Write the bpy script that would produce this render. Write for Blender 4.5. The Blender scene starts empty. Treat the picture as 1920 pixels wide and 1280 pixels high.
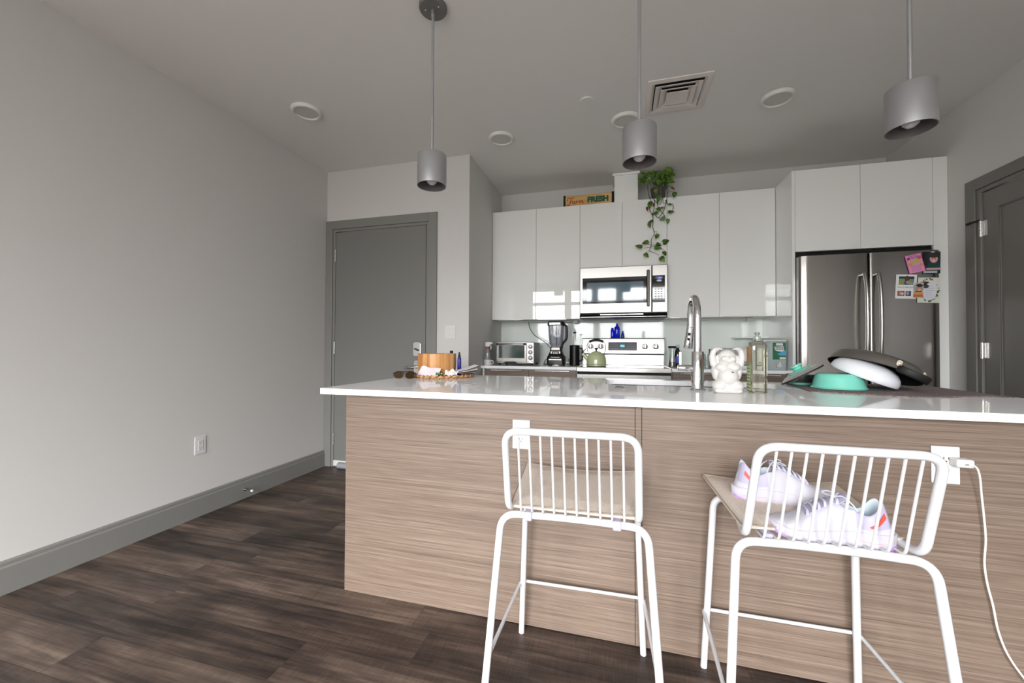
import bpy, bmesh, math, random
from mathutils import Vector, Matrix, noise
PI = math.pi
random.seed(7)
scene = bpy.context.scene
COL = scene.collection

# ------------------------------------------------------------------ colour / materials
def lin(c):
    return c / 12.92 if c <= 0.04045 else ((c + 0.055) / 1.055) ** 2.4
def rgb(r, g, b):
    return (lin(r / 255), lin(g / 255), lin(b / 255), 1)

def mat(name, col, rough=0.5, metal=0.0, coat=0.0, trans=0.0, ior=1.5, spec=0.5, emit=None, estr=0.0, bump=None):
    m = bpy.data.materials.new(name); m.use_nodes = True
    nt = m.node_tree; b = nt.nodes['Principled BSDF']
    b.inputs['Base Color'].default_value = rgb(*col)
    b.inputs['Roughness'].default_value = rough
    b.inputs['Metallic'].default_value = metal
    b.inputs['Coat Weight'].default_value = coat
    b.inputs['Coat Roughness'].default_value = 0.03
    b.inputs['Transmission Weight'].default_value = trans
    b.inputs['IOR'].default_value = ior
    b.inputs['Specular IOR Level'].default_value = spec
    if emit:
        b.inputs['Emission Color'].default_value = rgb(*emit); b.inputs['Emission Strength'].default_value = estr
    if bump:
        sc, st, dist = bump
        tc = nt.nodes.new('ShaderNodeTexCoord'); n = nt.nodes.new('ShaderNodeTexNoise'); bp = nt.nodes.new('ShaderNodeBump')
        n.inputs['Scale'].default_value = sc; n.inputs['Detail'].default_value = 3
        bp.inputs['Strength'].default_value = st; bp.inputs['Distance'].default_value = dist
        nt.links.new(tc.outputs['Object'], n.inputs['Vector']); nt.links.new(n.outputs['Fac'], bp.inputs['Height'])
        nt.links.new(bp.outputs['Normal'], b.inputs['Normal'])
    return m

def ramp(nt, stops):
    r = nt.nodes.new('ShaderNodeValToRGB')
    els = r.color_ramp.elements
    while len(els) < len(stops): els.new(0.5)
    for e, (p, c) in zip(els, stops):
        e.position = p; e.color = rgb(*c)
    return r

def grain_mat(name, stops, scale, rough=0.5, detail=6, cross=None, bump=0.0):
    """streaky noise grain: scale is the (x, y, z) stretch of the noise"""
    m = mat(name, (128, 128, 128), rough); nt = m.node_tree; b = nt.nodes['Principled BSDF']
    tc = nt.nodes.new('ShaderNodeTexCoord'); mp = nt.nodes.new('ShaderNodeMapping'); n = nt.nodes.new('ShaderNodeTexNoise')
    mp.inputs['Scale'].default_value = scale
    n.inputs['Scale'].default_value = 1; n.inputs['Detail'].default_value = detail; n.inputs['Roughness'].default_value = 0.62
    nt.links.new(tc.outputs['Object'], mp.inputs['Vector']); nt.links.new(mp.outputs['Vector'], n.inputs['Vector'])
    r = ramp(nt, stops)
    fac = n.outputs['Fac']
    if cross:
        n2 = nt.nodes.new('ShaderNodeTexNoise'); mp2 = nt.nodes.new('ShaderNodeMapping')
        mp2.inputs['Scale'].default_value = cross[0]; n2.inputs['Scale'].default_value = 1; n2.inputs['Detail'].default_value = 3
        nt.links.new(tc.outputs['Object'], mp2.inputs['Vector']); nt.links.new(mp2.outputs['Vector'], n2.inputs['Vector'])
        mx = nt.nodes.new('ShaderNodeMix'); mx.inputs[0].default_value = cross[1]
        nt.links.new(fac, mx.inputs[2]); nt.links.new(n2.outputs['Fac'], mx.inputs[3]); fac = mx.outputs[0]
    nt.links.new(fac, r.inputs['Fac']); nt.links.new(r.outputs['Color'], b.inputs['Base Color'])
    if bump:
        bp = nt.nodes.new('ShaderNodeBump'); bp.inputs['Strength'].default_value = bump; bp.inputs['Distance'].default_value = 0.001
        nt.links.new(fac, bp.inputs['Height']); nt.links.new(bp.outputs['Normal'], b.inputs['Normal'])
    return m

def floor_mat():
    m = mat('dark_plank_flooring', (80, 70, 62), 0.42, spec=0.35); nt = m.node_tree; b = nt.nodes['Principled BSDF']; L = nt.links.new
    def N(t, **k):
        n = nt.nodes.new(t)
        for a, v in k.items(): setattr(n, a, v)
        return n
    def M(op, a, bb=None):
        n = N('ShaderNodeMath', operation=op)
        for i, v in enumerate((a, bb)):
            if v is None: continue
            if isinstance(v, (int, float)): n.inputs[i].default_value = v
            else: L(v, n.inputs[i])
        return n.outputs[0]
    tc = N('ShaderNodeTexCoord'); sp = N('ShaderNodeSeparateXYZ'); L(tc.outputs['Object'], sp.inputs[0])
    x, y = sp.outputs['X'], sp.outputs['Y']
    W, LEN = 0.178, 1.22
    row = M('FLOOR', M('DIVIDE', y, W))
    wn0 = N('ShaderNodeTexWhiteNoise', noise_dimensions='1D'); L(row, wn0.inputs['W'])
    xo = M('ADD', x, M('MULTIPLY', wn0.outputs['Value'], LEN))
    col = M('FLOOR', M('DIVIDE', xo, LEN))
    cv = N('ShaderNodeCombineXYZ'); L(row, cv.inputs[0]); L(col, cv.inputs[1])
    wn = N('ShaderNodeTexWhiteNoise', noise_dimensions='2D'); L(cv.outputs[0], wn.inputs['Vector'])
    # grain: long streaks, shifted per plank
    gv = N('ShaderNodeCombineXYZ')
    L(M('ADD', M('MULTIPLY', x, 1.6), M('MULTIPLY', wn.outputs['Value'], 37)), gv.inputs[0]); L(M('MULTIPLY', y, 34), gv.inputs[1]); L(M('MULTIPLY', wn.outputs['Value'], 11), gv.inputs[2])
    g = N('ShaderNodeTexNoise'); g.inputs['Scale'].default_value = 1; g.inputs['Detail'].default_value = 9; g.inputs['Roughness'].default_value = 0.68; g.inputs['Distortion'].default_value = 0.9
    L(gv.outputs[0], g.inputs['Vector'])
    cl = N('ShaderNodeTexNoise'); cl.inputs['Scale'].default_value = 1; cl.inputs['Detail'].default_value = 4
    c2 = N('ShaderNodeCombineXYZ'); L(M('ADD', M('MULTIPLY', x, 2.6), M('MULTIPLY', wn.outputs['Value'], 53)), c2.inputs[0]); L(M('MULTIPLY', y, 9), c2.inputs[1])
    L(c2.outputs[0], cl.inputs['Vector'])
    # fine saw marks across the plank
    sw = N('ShaderNodeTexNoise'); sw.inputs['Scale'].default_value = 1; sw.inputs['Detail'].default_value = 2
    c3 = N('ShaderNodeCombineXYZ'); L(M('MULTIPLY', x, 160), c3.inputs[0]); L(M('MULTIPLY', y, 12), c3.inputs[1]); L(c3.outputs[0], sw.inputs['Vector'])
    tone = M('ADD', M('ADD', M('MULTIPLY', g.outputs['Fac'], 0.52), M('MULTIPLY', cl.outputs['Fac'], 0.46)), M('ADD', M('MULTIPLY', wn.outputs['Value'], 0.13), M('MULTIPLY', sw.outputs['Fac'], 0.12)))
    tone = M('SUBTRACT', tone, 0.1)
    r = ramp(nt, [(0.36, (34, 27, 24)), (0.47, (62, 51, 45)), (0.57, (88, 74, 65)), (0.72, (128, 111, 98))]); L(tone, r.inputs['Fac'])
    # joints
    fy = M('FRACT', M('DIVIDE', y, W)); fx = M('FRACT', M('DIVIDE', xo, LEN))
    ey = M('MINIMUM', fy, M('SUBTRACT', 1, fy)); ex = M('MULTIPLY', M('MINIMUM', fx, M('SUBTRACT', 1, fx)), LEN / W)
    e = M('MINIMUM', ex, ey)
    j = N('ShaderNodeMapRange'); j.inputs['From Max'].default_value = 0.008; L(e, j.inputs['Value'])
    mx = N('ShaderNodeMix', data_type='RGBA'); L(j.outputs[0], mx.inputs[0]); mx.inputs[6].default_value = rgb(38, 32, 29); L(r.outputs['Color'], mx.inputs[7])
    L(mx.outputs[2], b.inputs['Base Color'])
    bp = N('ShaderNodeBump'); bp.inputs['Strength'].default_value = 0.25; bp.inputs['Distance'].default_value = 0.002
    L(M('ADD', M('MULTIPLY', g.outputs['Fac'], 0.4), j.outputs[0]), bp.inputs['Height']); L(bp.outputs['Normal'], b.inputs['Normal'])
    rr = N('ShaderNodeMapRange'); rr.inputs['To Min'].default_value = 0.35; rr.inputs['To Max'].default_value = 0.55; L(cl.outputs['Fac'], rr.inputs['Value']); L(rr.outputs[0], b.inputs['Roughness'])
    return m

def glass_pane_mat():
    m = bpy.data.materials.new('window_glass'); m.use_nodes = True; nt = m.node_tree; nt.nodes.clear()
    o = nt.nodes.new('ShaderNodeOutputMaterial'); t = nt.nodes.new('ShaderNodeBsdfTransparent'); g = nt.nodes.new('ShaderNodeBsdfGlossy'); x = nt.nodes.new('ShaderNodeMixShader')
    g.inputs['Roughness'].default_value = 0.0; x.inputs[0].default_value = 0.06
    nt.links.new(t.outputs[0], x.inputs[1]); nt.links.new(g.outputs[0], x.inputs[2]); nt.links.new(x.outputs[0], o.inputs[0])
    return m
def clear_mat(name, col, tint=0.9, refl=0.1):
    """thin clear plastic or glass: straight see-through with a tint and a fresnel gloss"""
    m = bpy.data.materials.new(name); m.use_nodes = True; nt = m.node_tree; nt.nodes.clear()
    o = nt.nodes.new('ShaderNodeOutputMaterial'); t = nt.nodes.new('ShaderNodeBsdfTransparent'); g = nt.nodes.new('ShaderNodeBsdfGlossy'); x = nt.nodes.new('ShaderNodeMixShader')
    d = nt.nodes.new('ShaderNodeBsdfDiffuse'); x2 = nt.nodes.new('ShaderNodeMixShader'); lw = nt.nodes.new('ShaderNodeLayerWeight')
    lw.inputs['Blend'].default_value = 0.35
    t.inputs[0].default_value = rgb(*col); d.inputs[0].default_value = rgb(*col); g.inputs['Roughness'].default_value = 0.05
    x2.inputs[0].default_value = 1 - tint
    nt.links.new(t.outputs[0], x2.inputs[1]); nt.links.new(d.outputs[0], x2.inputs[2])
    mr = nt.nodes.new('ShaderNodeMapRange'); mr.inputs['To Min'].default_value = refl * 0.5; mr.inputs['To Max'].default_value = min(1, refl * 5)
    nt.links.new(lw.outputs['Fresnel'], mr.inputs['Value']); nt.links.new(mr.outputs[0], x.inputs[0])
    nt.links.new(x2.outputs[0], x.inputs[1]); nt.links.new(g.outputs[0], x.inputs[2]); nt.links.new(x.outputs[0], o.inputs[0])
    return m

M = {}
M['wall'] = mat('warm_white_wall_paint', (205, 203, 200), 0.65, bump=(260, 0.04, 0.001))
M['ceil'] = mat('ceiling_paint', (228, 226, 223), 0.8)
M['trim'] = mat('grey_trim_paint', (126, 125, 121), 0.42)
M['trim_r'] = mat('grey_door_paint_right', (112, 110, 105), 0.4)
M['door'] = mat('grey_door_paint', (117, 117, 113), 0.48)
M['floor'] = floor_mat()
M['gloss'] = mat('gloss_white_lacquer', (237, 238, 235), 0.02, coat=0.3, ior=1.5)
M['carcass'] = mat('white_melamine', (236, 237, 234), 0.35)
M['splash'] = mat('pale_glass_backsplash', (232, 238, 233), 0.05, coat=0.3)
M['quartz'] = mat('white_quartz', (249, 249, 250), 0.04, spec=0.025)
M['wood'] = grain_mat('taupe_wood_laminate', [(0.28, (66, 52, 42)), (0.42, (101, 85, 73)), (0.53, (121, 104, 91)), (0.70, (150, 134, 120))], (0.8, 10, 150), 0.5, 8, cross=((5, 10, 420), 0.42), bump=0.05)
M['steel'] = mat('brushed_steel', (192, 189, 185), 0.24, 1.0)
M['steel_soft'] = mat('satin_steel', (182, 180, 176), 0.34, 1.0)
M['lidsteel'] = mat('bright_lid_steel', (232, 230, 227), 0.42, 0.9)
M['fridge'] = mat('refrigerator_steel', (158, 154, 150), 0.2, 1.0)
M['steel_dark'] = mat('dark_bronzed_steel', (120, 116, 112), 0.3, 1.0)
M['chrome'] = mat('polished_chrome', (226, 226, 228), 0.07, 1.0)
M['nickel'] = mat('satin_nickel', (200, 199, 196), 0.25, 1.0)
M['alu'] = mat('silver_grey_powder_coat', (184, 186, 189), 0.37, 0.8)
M['alu_in'] = mat('shade_inside_grey', (112, 108, 108), 0.6, 0.2)
M['canopy'] = mat('shaded_grey_metal', (122, 120, 118), 0.5, 0.4)  # darker than the stem: shade on the down-facing canopy put into the colour
M['white'] = mat('white_powder_coat', (204, 205, 207), 0.42)
M['plastic'] = mat('white_plastic', (214, 214, 213), 0.4)
M['ltplastic'] = mat('light_grey_plastic', (212, 213, 212), 0.45)
M['rim'] = mat('light_rim_white', (226, 225, 221), 0.5)
M['diff'] = mat('light_diffuser_opal', (205, 203, 199), 0.55)
M['vent'] = mat('vent_enamel', (224, 217, 212), 0.5)
M['black'] = mat('black_plastic', (13, 13, 14), 0.35, spec=0.3)
M['handle_dark'] = mat('dark_handle_metal', (74, 70, 66), 0.35, 0.9)
M['toaster'] = mat('toaster_steel', (152, 150, 146), 0.3, 1.0)
M['blackgloss'] = mat('black_glass', (12, 13, 15), 0.05, coat=0.4)
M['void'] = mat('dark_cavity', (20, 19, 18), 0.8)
M['rubber'] = mat('black_rubber', (30, 30, 30), 0.7)
M['bulb'] = mat('frosted_bulb', (205, 203, 205), 0.35)
M['linen'] = grain_mat('greige_linen', [(0.3, (176, 163, 150)), (0.5, (198, 186, 174)), (0.7, (212, 201, 190))], (520, 520, 520), 0.95, 1, bump=0.06)
M['piping'] = mat('linen_piping', (150, 138, 126), 0.95)
M['sage'] = mat('sage_green_enamel', (184, 193, 150), 0.18, coat=0.3)
M['cobalt'] = mat('cobalt_glass', (20, 40, 222), 0.06, coat=0.4)
M['cobalt2'] = mat('deep_blue_glass', (24, 66, 168), 0.06, coat=0.3)
M['navy'] = mat('navy_plastic', (28, 26, 130), 0.3)
M['ceramic'] = mat('white_glazed_ceramic', (208, 205, 201), 0.35)
M['teal'] = mat('teal_enamel', (124, 212, 192), 0.22, coat=0.2)
M['whitebowl'] = mat('white_bowl_enamel', (232, 234, 240), 0.25)
M['pan'] = mat('anodised_dark_grey', (122, 118, 112), 0.38, 0.7)
M['paninside'] = mat('black_nonstick', (14, 13, 12), 0.6)
M['rivet'] = mat('cream_steel', (214, 204, 188), 0.35, 0.5)
M['towel'] = grain_mat('taupe_terry', [(0.32, (82, 71, 70)), (0.5, (124, 110, 108)), (0.68, (158, 144, 142))], (150, 150, 150), 1.0, 3, bump=1.0)
M['paper'] = mat('white_paper', (238, 236, 236), 0.8)
M['pinkpaper'] = mat('pale_pink_paper', (240, 228, 232), 0.8)
M['wicker'] = grain_mat('woven_straw', [(0.3, (150, 104, 66)), (0.55, (205, 160, 112)), (0.75, (232, 198, 152))], (90, 90, 90), 0.7, 3)
M['wicker_dark'] = mat('dark_straw', (150, 98, 58), 0.75)
M['tort'] = mat('tortoise_acetate', (44, 27, 18), 0.3)
M['lens'] = mat('brown_sunglass_lens', (58, 43, 20), 0.3, spec=0.05)
M['green'] = mat('green_plastic', (28, 120, 62), 0.35)
M['leaf'] = grain_mat('pothos_leaf', [(0.3, (36, 62, 20)), (0.5, (68, 102, 32)), (0.72, (128, 154, 58))], (26, 26, 26), 0.4, 2)
M['stem'] = mat('vine_stem', (70, 56, 42), 0.7)
M['dryleaf'] = mat('dry_leaf', (110, 60, 34), 0.7)
M['pot'] = mat('grey_pot', (92, 87, 83), 0.7)
M['signwood'] = grain_mat('honey_sign_wood', [(0.3, (176, 136, 78)), (0.6, (208, 172, 106)), (0.8, (220, 190, 124))], (3, 8, 26), 0.6, 4)
M['red'] = mat('sign_red', (178, 38, 28), 0.5)
M['darkgreen'] = mat('sign_green', (10, 82, 60), 0.5)
M['clear'] = clear_mat('clear_plastic', (225, 232, 230), 0.85, 0.14)
M['clearglass'] = clear_mat('clear_glass', (236, 240, 238), 0.94, 0.14)
M['greyclear'] = clear_mat('smoked_jar_plastic', (196, 196, 204), 0.8, 0.16)
M['frost'] = clear_mat('translucent_bin_plastic', (206, 218, 216), 0.45, 0.1)
M['soap'] = mat('olive_tinted_liquid', (236, 234, 214), 0.04, trans=0.92, ior=1.3)
M['pane'] = glass_pane_mat()
M['screen'] = mat('blue_display', (30, 40, 70), 0.2, emit=(70, 90, 220), estr=1.2)
M['digit'] = mat('cyan_digits', (60, 190, 220), 0.3, emit=(70, 200, 235), estr=2.0)
M['disp'] = mat('grey_display_glass', (84, 84, 92), 0.15)
M['dispdot'] = mat('display_marks', (150, 150, 158), 0.5)
M['ovenglass'] = mat('oven_window_glass', (66, 84, 80), 0.06, coat=0.4, spec=0.8)
M['mwglass'] = mat('microwave_window_glass', (96, 118, 130), 0.05, coat=0.5, spec=0.8)
M['lav'] = mat('white_mesh_knit', (192, 190, 199), 0.75, bump=(700, 0.3, 0.001))
M['lavpanel'] = mat('lavender_overlay', (172, 167, 192), 0.5)
M['lining'] = mat('pale_blue_lining', (196, 210, 220), 0.9)
M['sole'] = mat('white_foam_sole', (190, 186, 196), 0.55)
M['purple'] = mat('lilac_rubber', (176, 138, 206), 0.55)
M['coral'] = mat('coral_stripe', (232, 74, 54), 0.5)
M['pinkline'] = mat('pink_line', (240, 178, 186), 0.6)
M['lace'] = mat('white_lace', (206, 206, 216), 0.8)
M['eyelet'] = mat('grey_lilac_lace', (196, 194, 214), 0.7)  # second lace tone, alternates with the white
M['cord'] = mat('white_cable', (228, 228, 224), 0.5)
M['soy'] = mat('dark_soy_bottle', (40, 24, 14), 0.08, coat=0.3)
M['soyliq'] = mat('dark_syrup', (20, 10, 6), 0.1)
M['amber'] = mat('amber_ring', (196, 138, 60), 0.3)
M['bluelabel'] = mat('blue_label', (48, 74, 168), 0.5)
M['bluecap'] = mat('pale_blue_cap', (176, 196, 222), 0.4)
M['labelgreen'] = mat('green_label', (22, 104, 62), 0.5)
M['labelblue'] = mat('sky_blue_label', (76, 158, 206), 0.5)
M['orange'] = mat('orange_label', (206, 142, 60), 0.5)
M['lime'] = mat('green_leaf_label', (150, 170, 80), 0.5)
M['redcollar'] = mat('red_collar', (170, 60, 54), 0.5)
M['ink'] = mat('black_ink', (25, 25, 25), 0.6)
M['greyink'] = mat('grey_ink', (140, 140, 142), 0.6)

# wooden bowl: upright staves, one tone per stave
def stave_mat():
    m = mat('acacia_staves', (190, 130, 70), 0.4); nt = m.node_tree; b = nt.nodes['Principled BSDF']; L = nt.links.new
    tc = nt.nodes.new('ShaderNodeTexCoord'); sp = nt.nodes.new('ShaderNodeSeparateXYZ'); L(tc.outputs['Object'], sp.inputs[0])
    a = nt.nodes.new('ShaderNodeMath'); a.operation = 'ARCTAN2'; L(sp.outputs['X'], a.inputs[0]); L(sp.outputs['Y'], a.inputs[1])
    s = nt.nodes.new('ShaderNodeMath'); s.operation = 'MULTIPLY'; s.inputs[1].default_value = 3.6; L(a.outputs[0], s.inputs[0])
    f = nt.nodes.new('ShaderNodeMath'); f.operation = 'FLOOR'; L(s.outputs[0], f.inputs[0])
    w = nt.nodes.new('ShaderNodeTexWhiteNoise'); w.noise_dimensions = '1D'; L(f.outputs[0], w.inputs['W'])
    mp = nt.nodes.new('ShaderNodeMapping'); mp.inputs['Scale'].default_value = (60, 60, 5); L(tc.outputs['Object'], mp.inputs['Vector'])
    n = nt.nodes.new('ShaderNodeTexNoise'); n.inputs['Scale'].default_value = 1; n.inputs['Detail'].default_value = 5; L(mp.outputs[0], n.inputs['Vector'])
    mx = nt.nodes.new('ShaderNodeMix'); mx.inputs[0].default_value = 0.4; L(w.outputs['Value'], mx.inputs[2]); L(n.outputs['Fac'], mx.inputs[3])
    r = ramp(nt, [(0.2, (168, 106, 52)), (0.5, (196, 136, 78)), (0.75, (226, 178, 120))]); L(mx.outputs[0], r.inputs['Fac']); L(r.outputs['Color'], b.inputs['Base Color'])
    return m
M['stave'] = stave_mat()

# ------------------------------------------------------------------ mesh builder
class B:
    def __init__(s): s.bm = bmesh.new()
    def _merge(s, t, mi=0, mtx=None, smooth=True, flat_axis=None):
        if flat_axis is not None:
            t.normal_update(); caps = [f for f in t.faces if abs(f.normal[flat_axis]) > .999]
        if mtx is not None: bmesh.ops.transform(t, matrix=mtx, verts=t.verts)
        for f in t.faces: f.material_index = mi; f.smooth = smooth
        if flat_axis is not None:
            for f in caps: f.smooth = False
        me = bpy.data.meshes.new('tmp'); t.to_mesh(me); t.free(); s.bm.from_mesh(me); bpy.data.meshes.remove(me)
        return s
    def box(s, x0, x1, y0, y1, z0, z1, bev=0.0, seg=2, mi=0, mtx=None):
        t = bmesh.new(); bmesh.ops.create_cube(t, size=1)
        for v in t.verts:
            v.co = Vector(((x0 + x1) / 2 + v.co.x * (x1 - x0), (y0 + y1) / 2 + v.co.y * (y1 - y0), (z0 + z1) / 2 + v.co.z * (z1 - z0)))
        if bev: bmesh.ops.bevel(t, geom=t.edges[:], offset=bev, segments=seg, profile=0.5, affect='EDGES')
        return s._merge(t, mi, mtx, smooth=False)
    def prism(s, poly, axis, a0, a1, mi=0, bev=0.0, mtx=None):
        """polygon in the two other axes (order x,y,z minus axis), pushed from a0 to a1"""
        t = bmesh.new()
        def p(u, v, w): return {'x': (w, u, v), 'y': (u, w, v), 'z': (u, v, w)}[axis]
        lo = [t.verts.new(p(u, v, a0)) for u, v in poly]; hi = [t.verts.new(p(u, v, a1)) for u, v in poly]
        n = len(poly)
        t.faces.new(lo[::-1]); t.faces.new(hi)
        for i in range(n): t.faces.new((lo[i], lo[(i + 1) % n], hi[(i + 1) % n], hi[i]))
        bmesh.ops.recalc_face_normals(t, faces=t.faces)
        if bev: bmesh.ops.bevel(t, geom=[e for e in t.edges], offset=bev, segments=2, profile=0.5, affect='EDGES')
        return s._merge(t, mi, mtx, smooth=len(poly) > 8, flat_axis='xyz'.index(axis))
    def lathe(s, prof, c=(0, 0, 0), n=40, mi=0, mtx=None, mis=None):
        t = bmesh.new(); rings = []
        for r, z in prof:
            if r < 1e-6: rings.append([t.verts.new((c[0], c[1], c[2] + z))])
            else: rings.append([t.verts.new((c[0] + r * math.cos(2 * PI * i / n), c[1] + r * math.sin(2 * PI * i / n), c[2] + z)) for i in range(n)])
        for k, (a, b) in enumerate(zip(rings, rings[1:])):
            for i in range(n):
                j = (i + 1) % n
                if len(a) == 1 and len(b) == 1: continue
                if len(a) == 1: f = t.faces.new((a[0], b[j], b[i]))
                elif len(b) == 1: f = t.faces.new((a[i], a[j], b[0]))
                else: f = t.faces.new((a[i], a[j], b[j], b[i]))
                f.material_index = mis[k] if mis else mi; f.smooth = True
        if mtx is not None: bmesh.ops.transform(t, matrix=mtx, verts=t.verts)
        me = bpy.data.meshes.new('tmp'); t.to_mesh(me); t.free(); s.bm.from_mesh(me); bpy.data.meshes.remove(me)
        return s
    def cyl(s, p0, p1, r, r1=None, n=24, mi=0, bev=0.0):
        p0, p1 = Vector(p0), Vector(p1); d = p1 - p0; l = d.length; r1 = r if r1 is None else r1
        q = d.to_track_quat('Z', 'Y').to_matrix().to_4x4(); q.translation = p0
        b = min(bev, r * 0.9, r1 * 0.9, l * 0.45)
        if b: prof = [(0, 0), (r - b, 0), (r - 0.3 * b, 0.3 * b), (r, b), (r1, l - b), (r1 - 0.3 * b, l - 0.3 * b), (r1 - b, l), (0, l)]
        else: prof = [(0, 0), (r, 0), (r1, l), (0, l)]
        return s.lathe(prof, n=n, mi=mi, mtx=q)
    def tube(s, pts, r, n=10, mi=0, closed=False, flat=None):
        """sweep a circle (or an ellipse: flat=(ru, rv)) along pts; r may be a list"""
        pts = [Vector(p) for p in pts]; m = len(pts)
        tang = []
        for i in range(m):
            a = pts[(i - 1) % m] if (closed or i > 0) else pts[i]; b = pts[(i + 1) % m] if (closed or i < m - 1) else pts[i]
            tang.append((b - a).normalized())
        u = tang[0].orthogonal().normalized()
        if flat: u = Vector((0, 0, 1)) - tang[0] * tang[0].z; u.normalize()
        t = bmesh.new(); rings = []
        for i in range(m):
            u = (u - tang[i] * u.dot(tang[i])).normalized(); v = tang[i].cross(u)
            ri = r[i] if isinstance(r, (list, tuple)) else r
            ru, rv = flat if flat else (ri, ri)
            rings.append([t.verts.new(pts[i] + u * ru * math.cos(2 * PI * k / n) + v * rv * math.sin(2 * PI * k / n)) for k in range(n)])
        for i in range(m if closed else m - 1):
            a, b = rings[i], rings[(i + 1) % m]
            for k in range(n): t.faces.new((a[k], a[(k + 1) % n], b[(k + 1) % n], b[k]))
        if not closed: t.faces.new(rings[0][::-1]); t.faces.new(rings[-1])
        return s._merge(t, mi)
    def ell(s, c, r, rot=None, n=20, mi=0):
        t = bmesh.new(); bmesh.ops.create_uvsphere(t, u_segments=n, v_segments=n // 2, radius=1)
        mt = Matrix.Translation(Vector(c)) @ (rot.to_4x4() if rot else Matrix()) @ Matrix.Diagonal((*([r] * 3 if isinstance(r, (int, float)) else r), 1))
        return s._merge(t, mi, mt)
    def quad(s, pts, mi=0):
        f = s.bm.faces.new([s.bm.verts.new(p) for p in pts]); f.material_index = mi; return s
    def loft(s, rings, mi=0, cap=True, closed=True):
        t = bmesh.new(); R = [[t.verts.new(p) for p in r] for r in rings]; n = len(R[0])
        for a, b in zip(R, R[1:]):
            for k in range(n if closed else n - 1): t.faces.new((a[k], a[(k + 1) % n], b[(k + 1) % n], b[k]))
        if cap and closed: t.faces.new(R[0][::-1]); t.faces.new(R[-1])
        bmesh.ops.recalc_face_normals(t, faces=t.faces)
        return s._merge(t, mi)
    def text(s, body, size, mtx, mi=0, depth=0.001, bold=0.0, shear=0.0, align='CENTER', sx=1.0):
        cu = bpy.data.curves.new('txt', 'FONT'); cu.body = body; cu.size = size; cu.extrude = depth; cu.offset = bold; cu.shear = shear
        cu.align_x = align; cu.align_y = 'CENTER'; cu.resolution_u = 4
        o = bpy.data.objects.new('txt', cu); COL.objects.link(o)
        dg = bpy.context.evaluated_depsgraph_get(); me = bpy.data.meshes.new_from_object(o.evaluated_get(dg))
        bpy.data.objects.remove(o); bpy.data.curves.remove(cu)
        t = bmesh.new(); t.from_mesh(me); bpy.data.meshes.remove(me)
        return s._merge(t, mi, mtx @ Matrix.Diagonal((sx, 1, 1, 1)))
    def done(s, name, mats, parent=None, angle=38, mods=None):
        me = bpy.data.meshes.new(name)
        bmesh.ops.remove_doubles(s.bm, verts=s.bm.verts, dist=1e-6)
        s.bm.to_mesh(me); s.bm.free()
        for m in (mats if isinstance(mats, (list, tuple)) else [mats]): me.materials.append(M[m] if isinstance(m, str) else m)
        if angle == 180: me.shade_smooth()
        if angle < 180:
            fl = [p.use_smooth for p in me.polygons]; me.set_sharp_from_angle(angle=math.radians(angle)); me.polygons.foreach_set('use_smooth', fl)
        o = bpy.data.objects.new(name, me); COL.objects.link(o)
        if parent: o.parent = parent
        return o

def tag(o, label, cat, group=None, kind=None):
    o['label'] = label; o['category'] = cat
    if group: o['group'] = group
    if kind: o['kind'] = kind
    return o
def thing(name, label, cat, loc=(0, 0, 0), rz=0, group=None):
    o = bpy.data.objects.new(name, None); COL.objects.link(o); o.empty_display_size = 0.1
    o.location = loc; o.rotation_euler = (0, 0, rz)
    return tag(o, label, cat, group)
def struct(o): o['kind'] = 'structure'; return o
def kids(o): return [c for c in bpy.data.objects if c.parent == o]
def dup(root, loc, label, rz=None):
    r = root.copy(); COL.objects.link(r); r.location = loc; r['label'] = label
    if rz is not None: r.rotation_euler = (0, 0, rz)
    for ch in kids(root):
        c = ch.copy(); COL.objects.link(c); c.parent = r
        for g in kids(ch):
            d = g.copy(); COL.objects.link(d); d.parent = c
    return r

def fillet(pts, r, seg=6):
    """polyline with rounded inner corners"""
    pts = [Vector(p) for p in pts]; out = [pts[0]]
    for a, b, c in zip(pts, pts[1:], pts[2:]):
        u, v = (a - b), (c - b); rr = min(r, u.length * 0.49, v.length * 0.49)
        p, q = b + u.normalized() * rr, b + v.normalized() * rr
        for i in range(seg + 1):
            t = i / seg; out.append(p * (1 - t) ** 2 + b * 2 * t * (1 - t) + q * t * t)
    out.append(pts[-1]); return out
def spline(pts, n=6):
    pts = [Vector(p) for p in pts]; P = [pts[0] * 2 - pts[1]] + pts + [pts[-1] * 2 - pts[-2]]; out = []
    for i in range(1, len(P) - 2):
        a, b, c, d = P[i - 1:i + 3]
        for k in range(n):
            t = k / n; out.append(0.5 * ((2 * b) + (c - a) * t + (2 * a - 5 * b + 4 * c - d) * t * t + (3 * b - a - 3 * c + d) * t ** 3))
    out.append(pts[-1]); return out
def rrect(x0, x1, y0, y1, r, n=5):
    out = []
    for cx, cy, a in ((x1 - r, y1 - r, 0), (x0 + r, y1 - r, 90), (x0 + r, y0 + r, 180), (x1 - r, y0 + r, 270)):
        for i in range(n + 1):
            t = math.radians(a + 90 * i / n); out.append((cx + r * math.cos(t), cy + r * math.sin(t)))
    return out
def facing(x, y, z, rz=0, tilt=0):
    """local XY plane of a text or a card stood up to face -Y at (x, y, z)"""
    return Matrix.Translation((x, y, z)) @ Matrix.Rotation(rz, 4, 'Z') @ Matrix.Rotation(PI / 2, 4, 'X') @ Matrix.Rotation(tilt, 4, 'Z')

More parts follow.
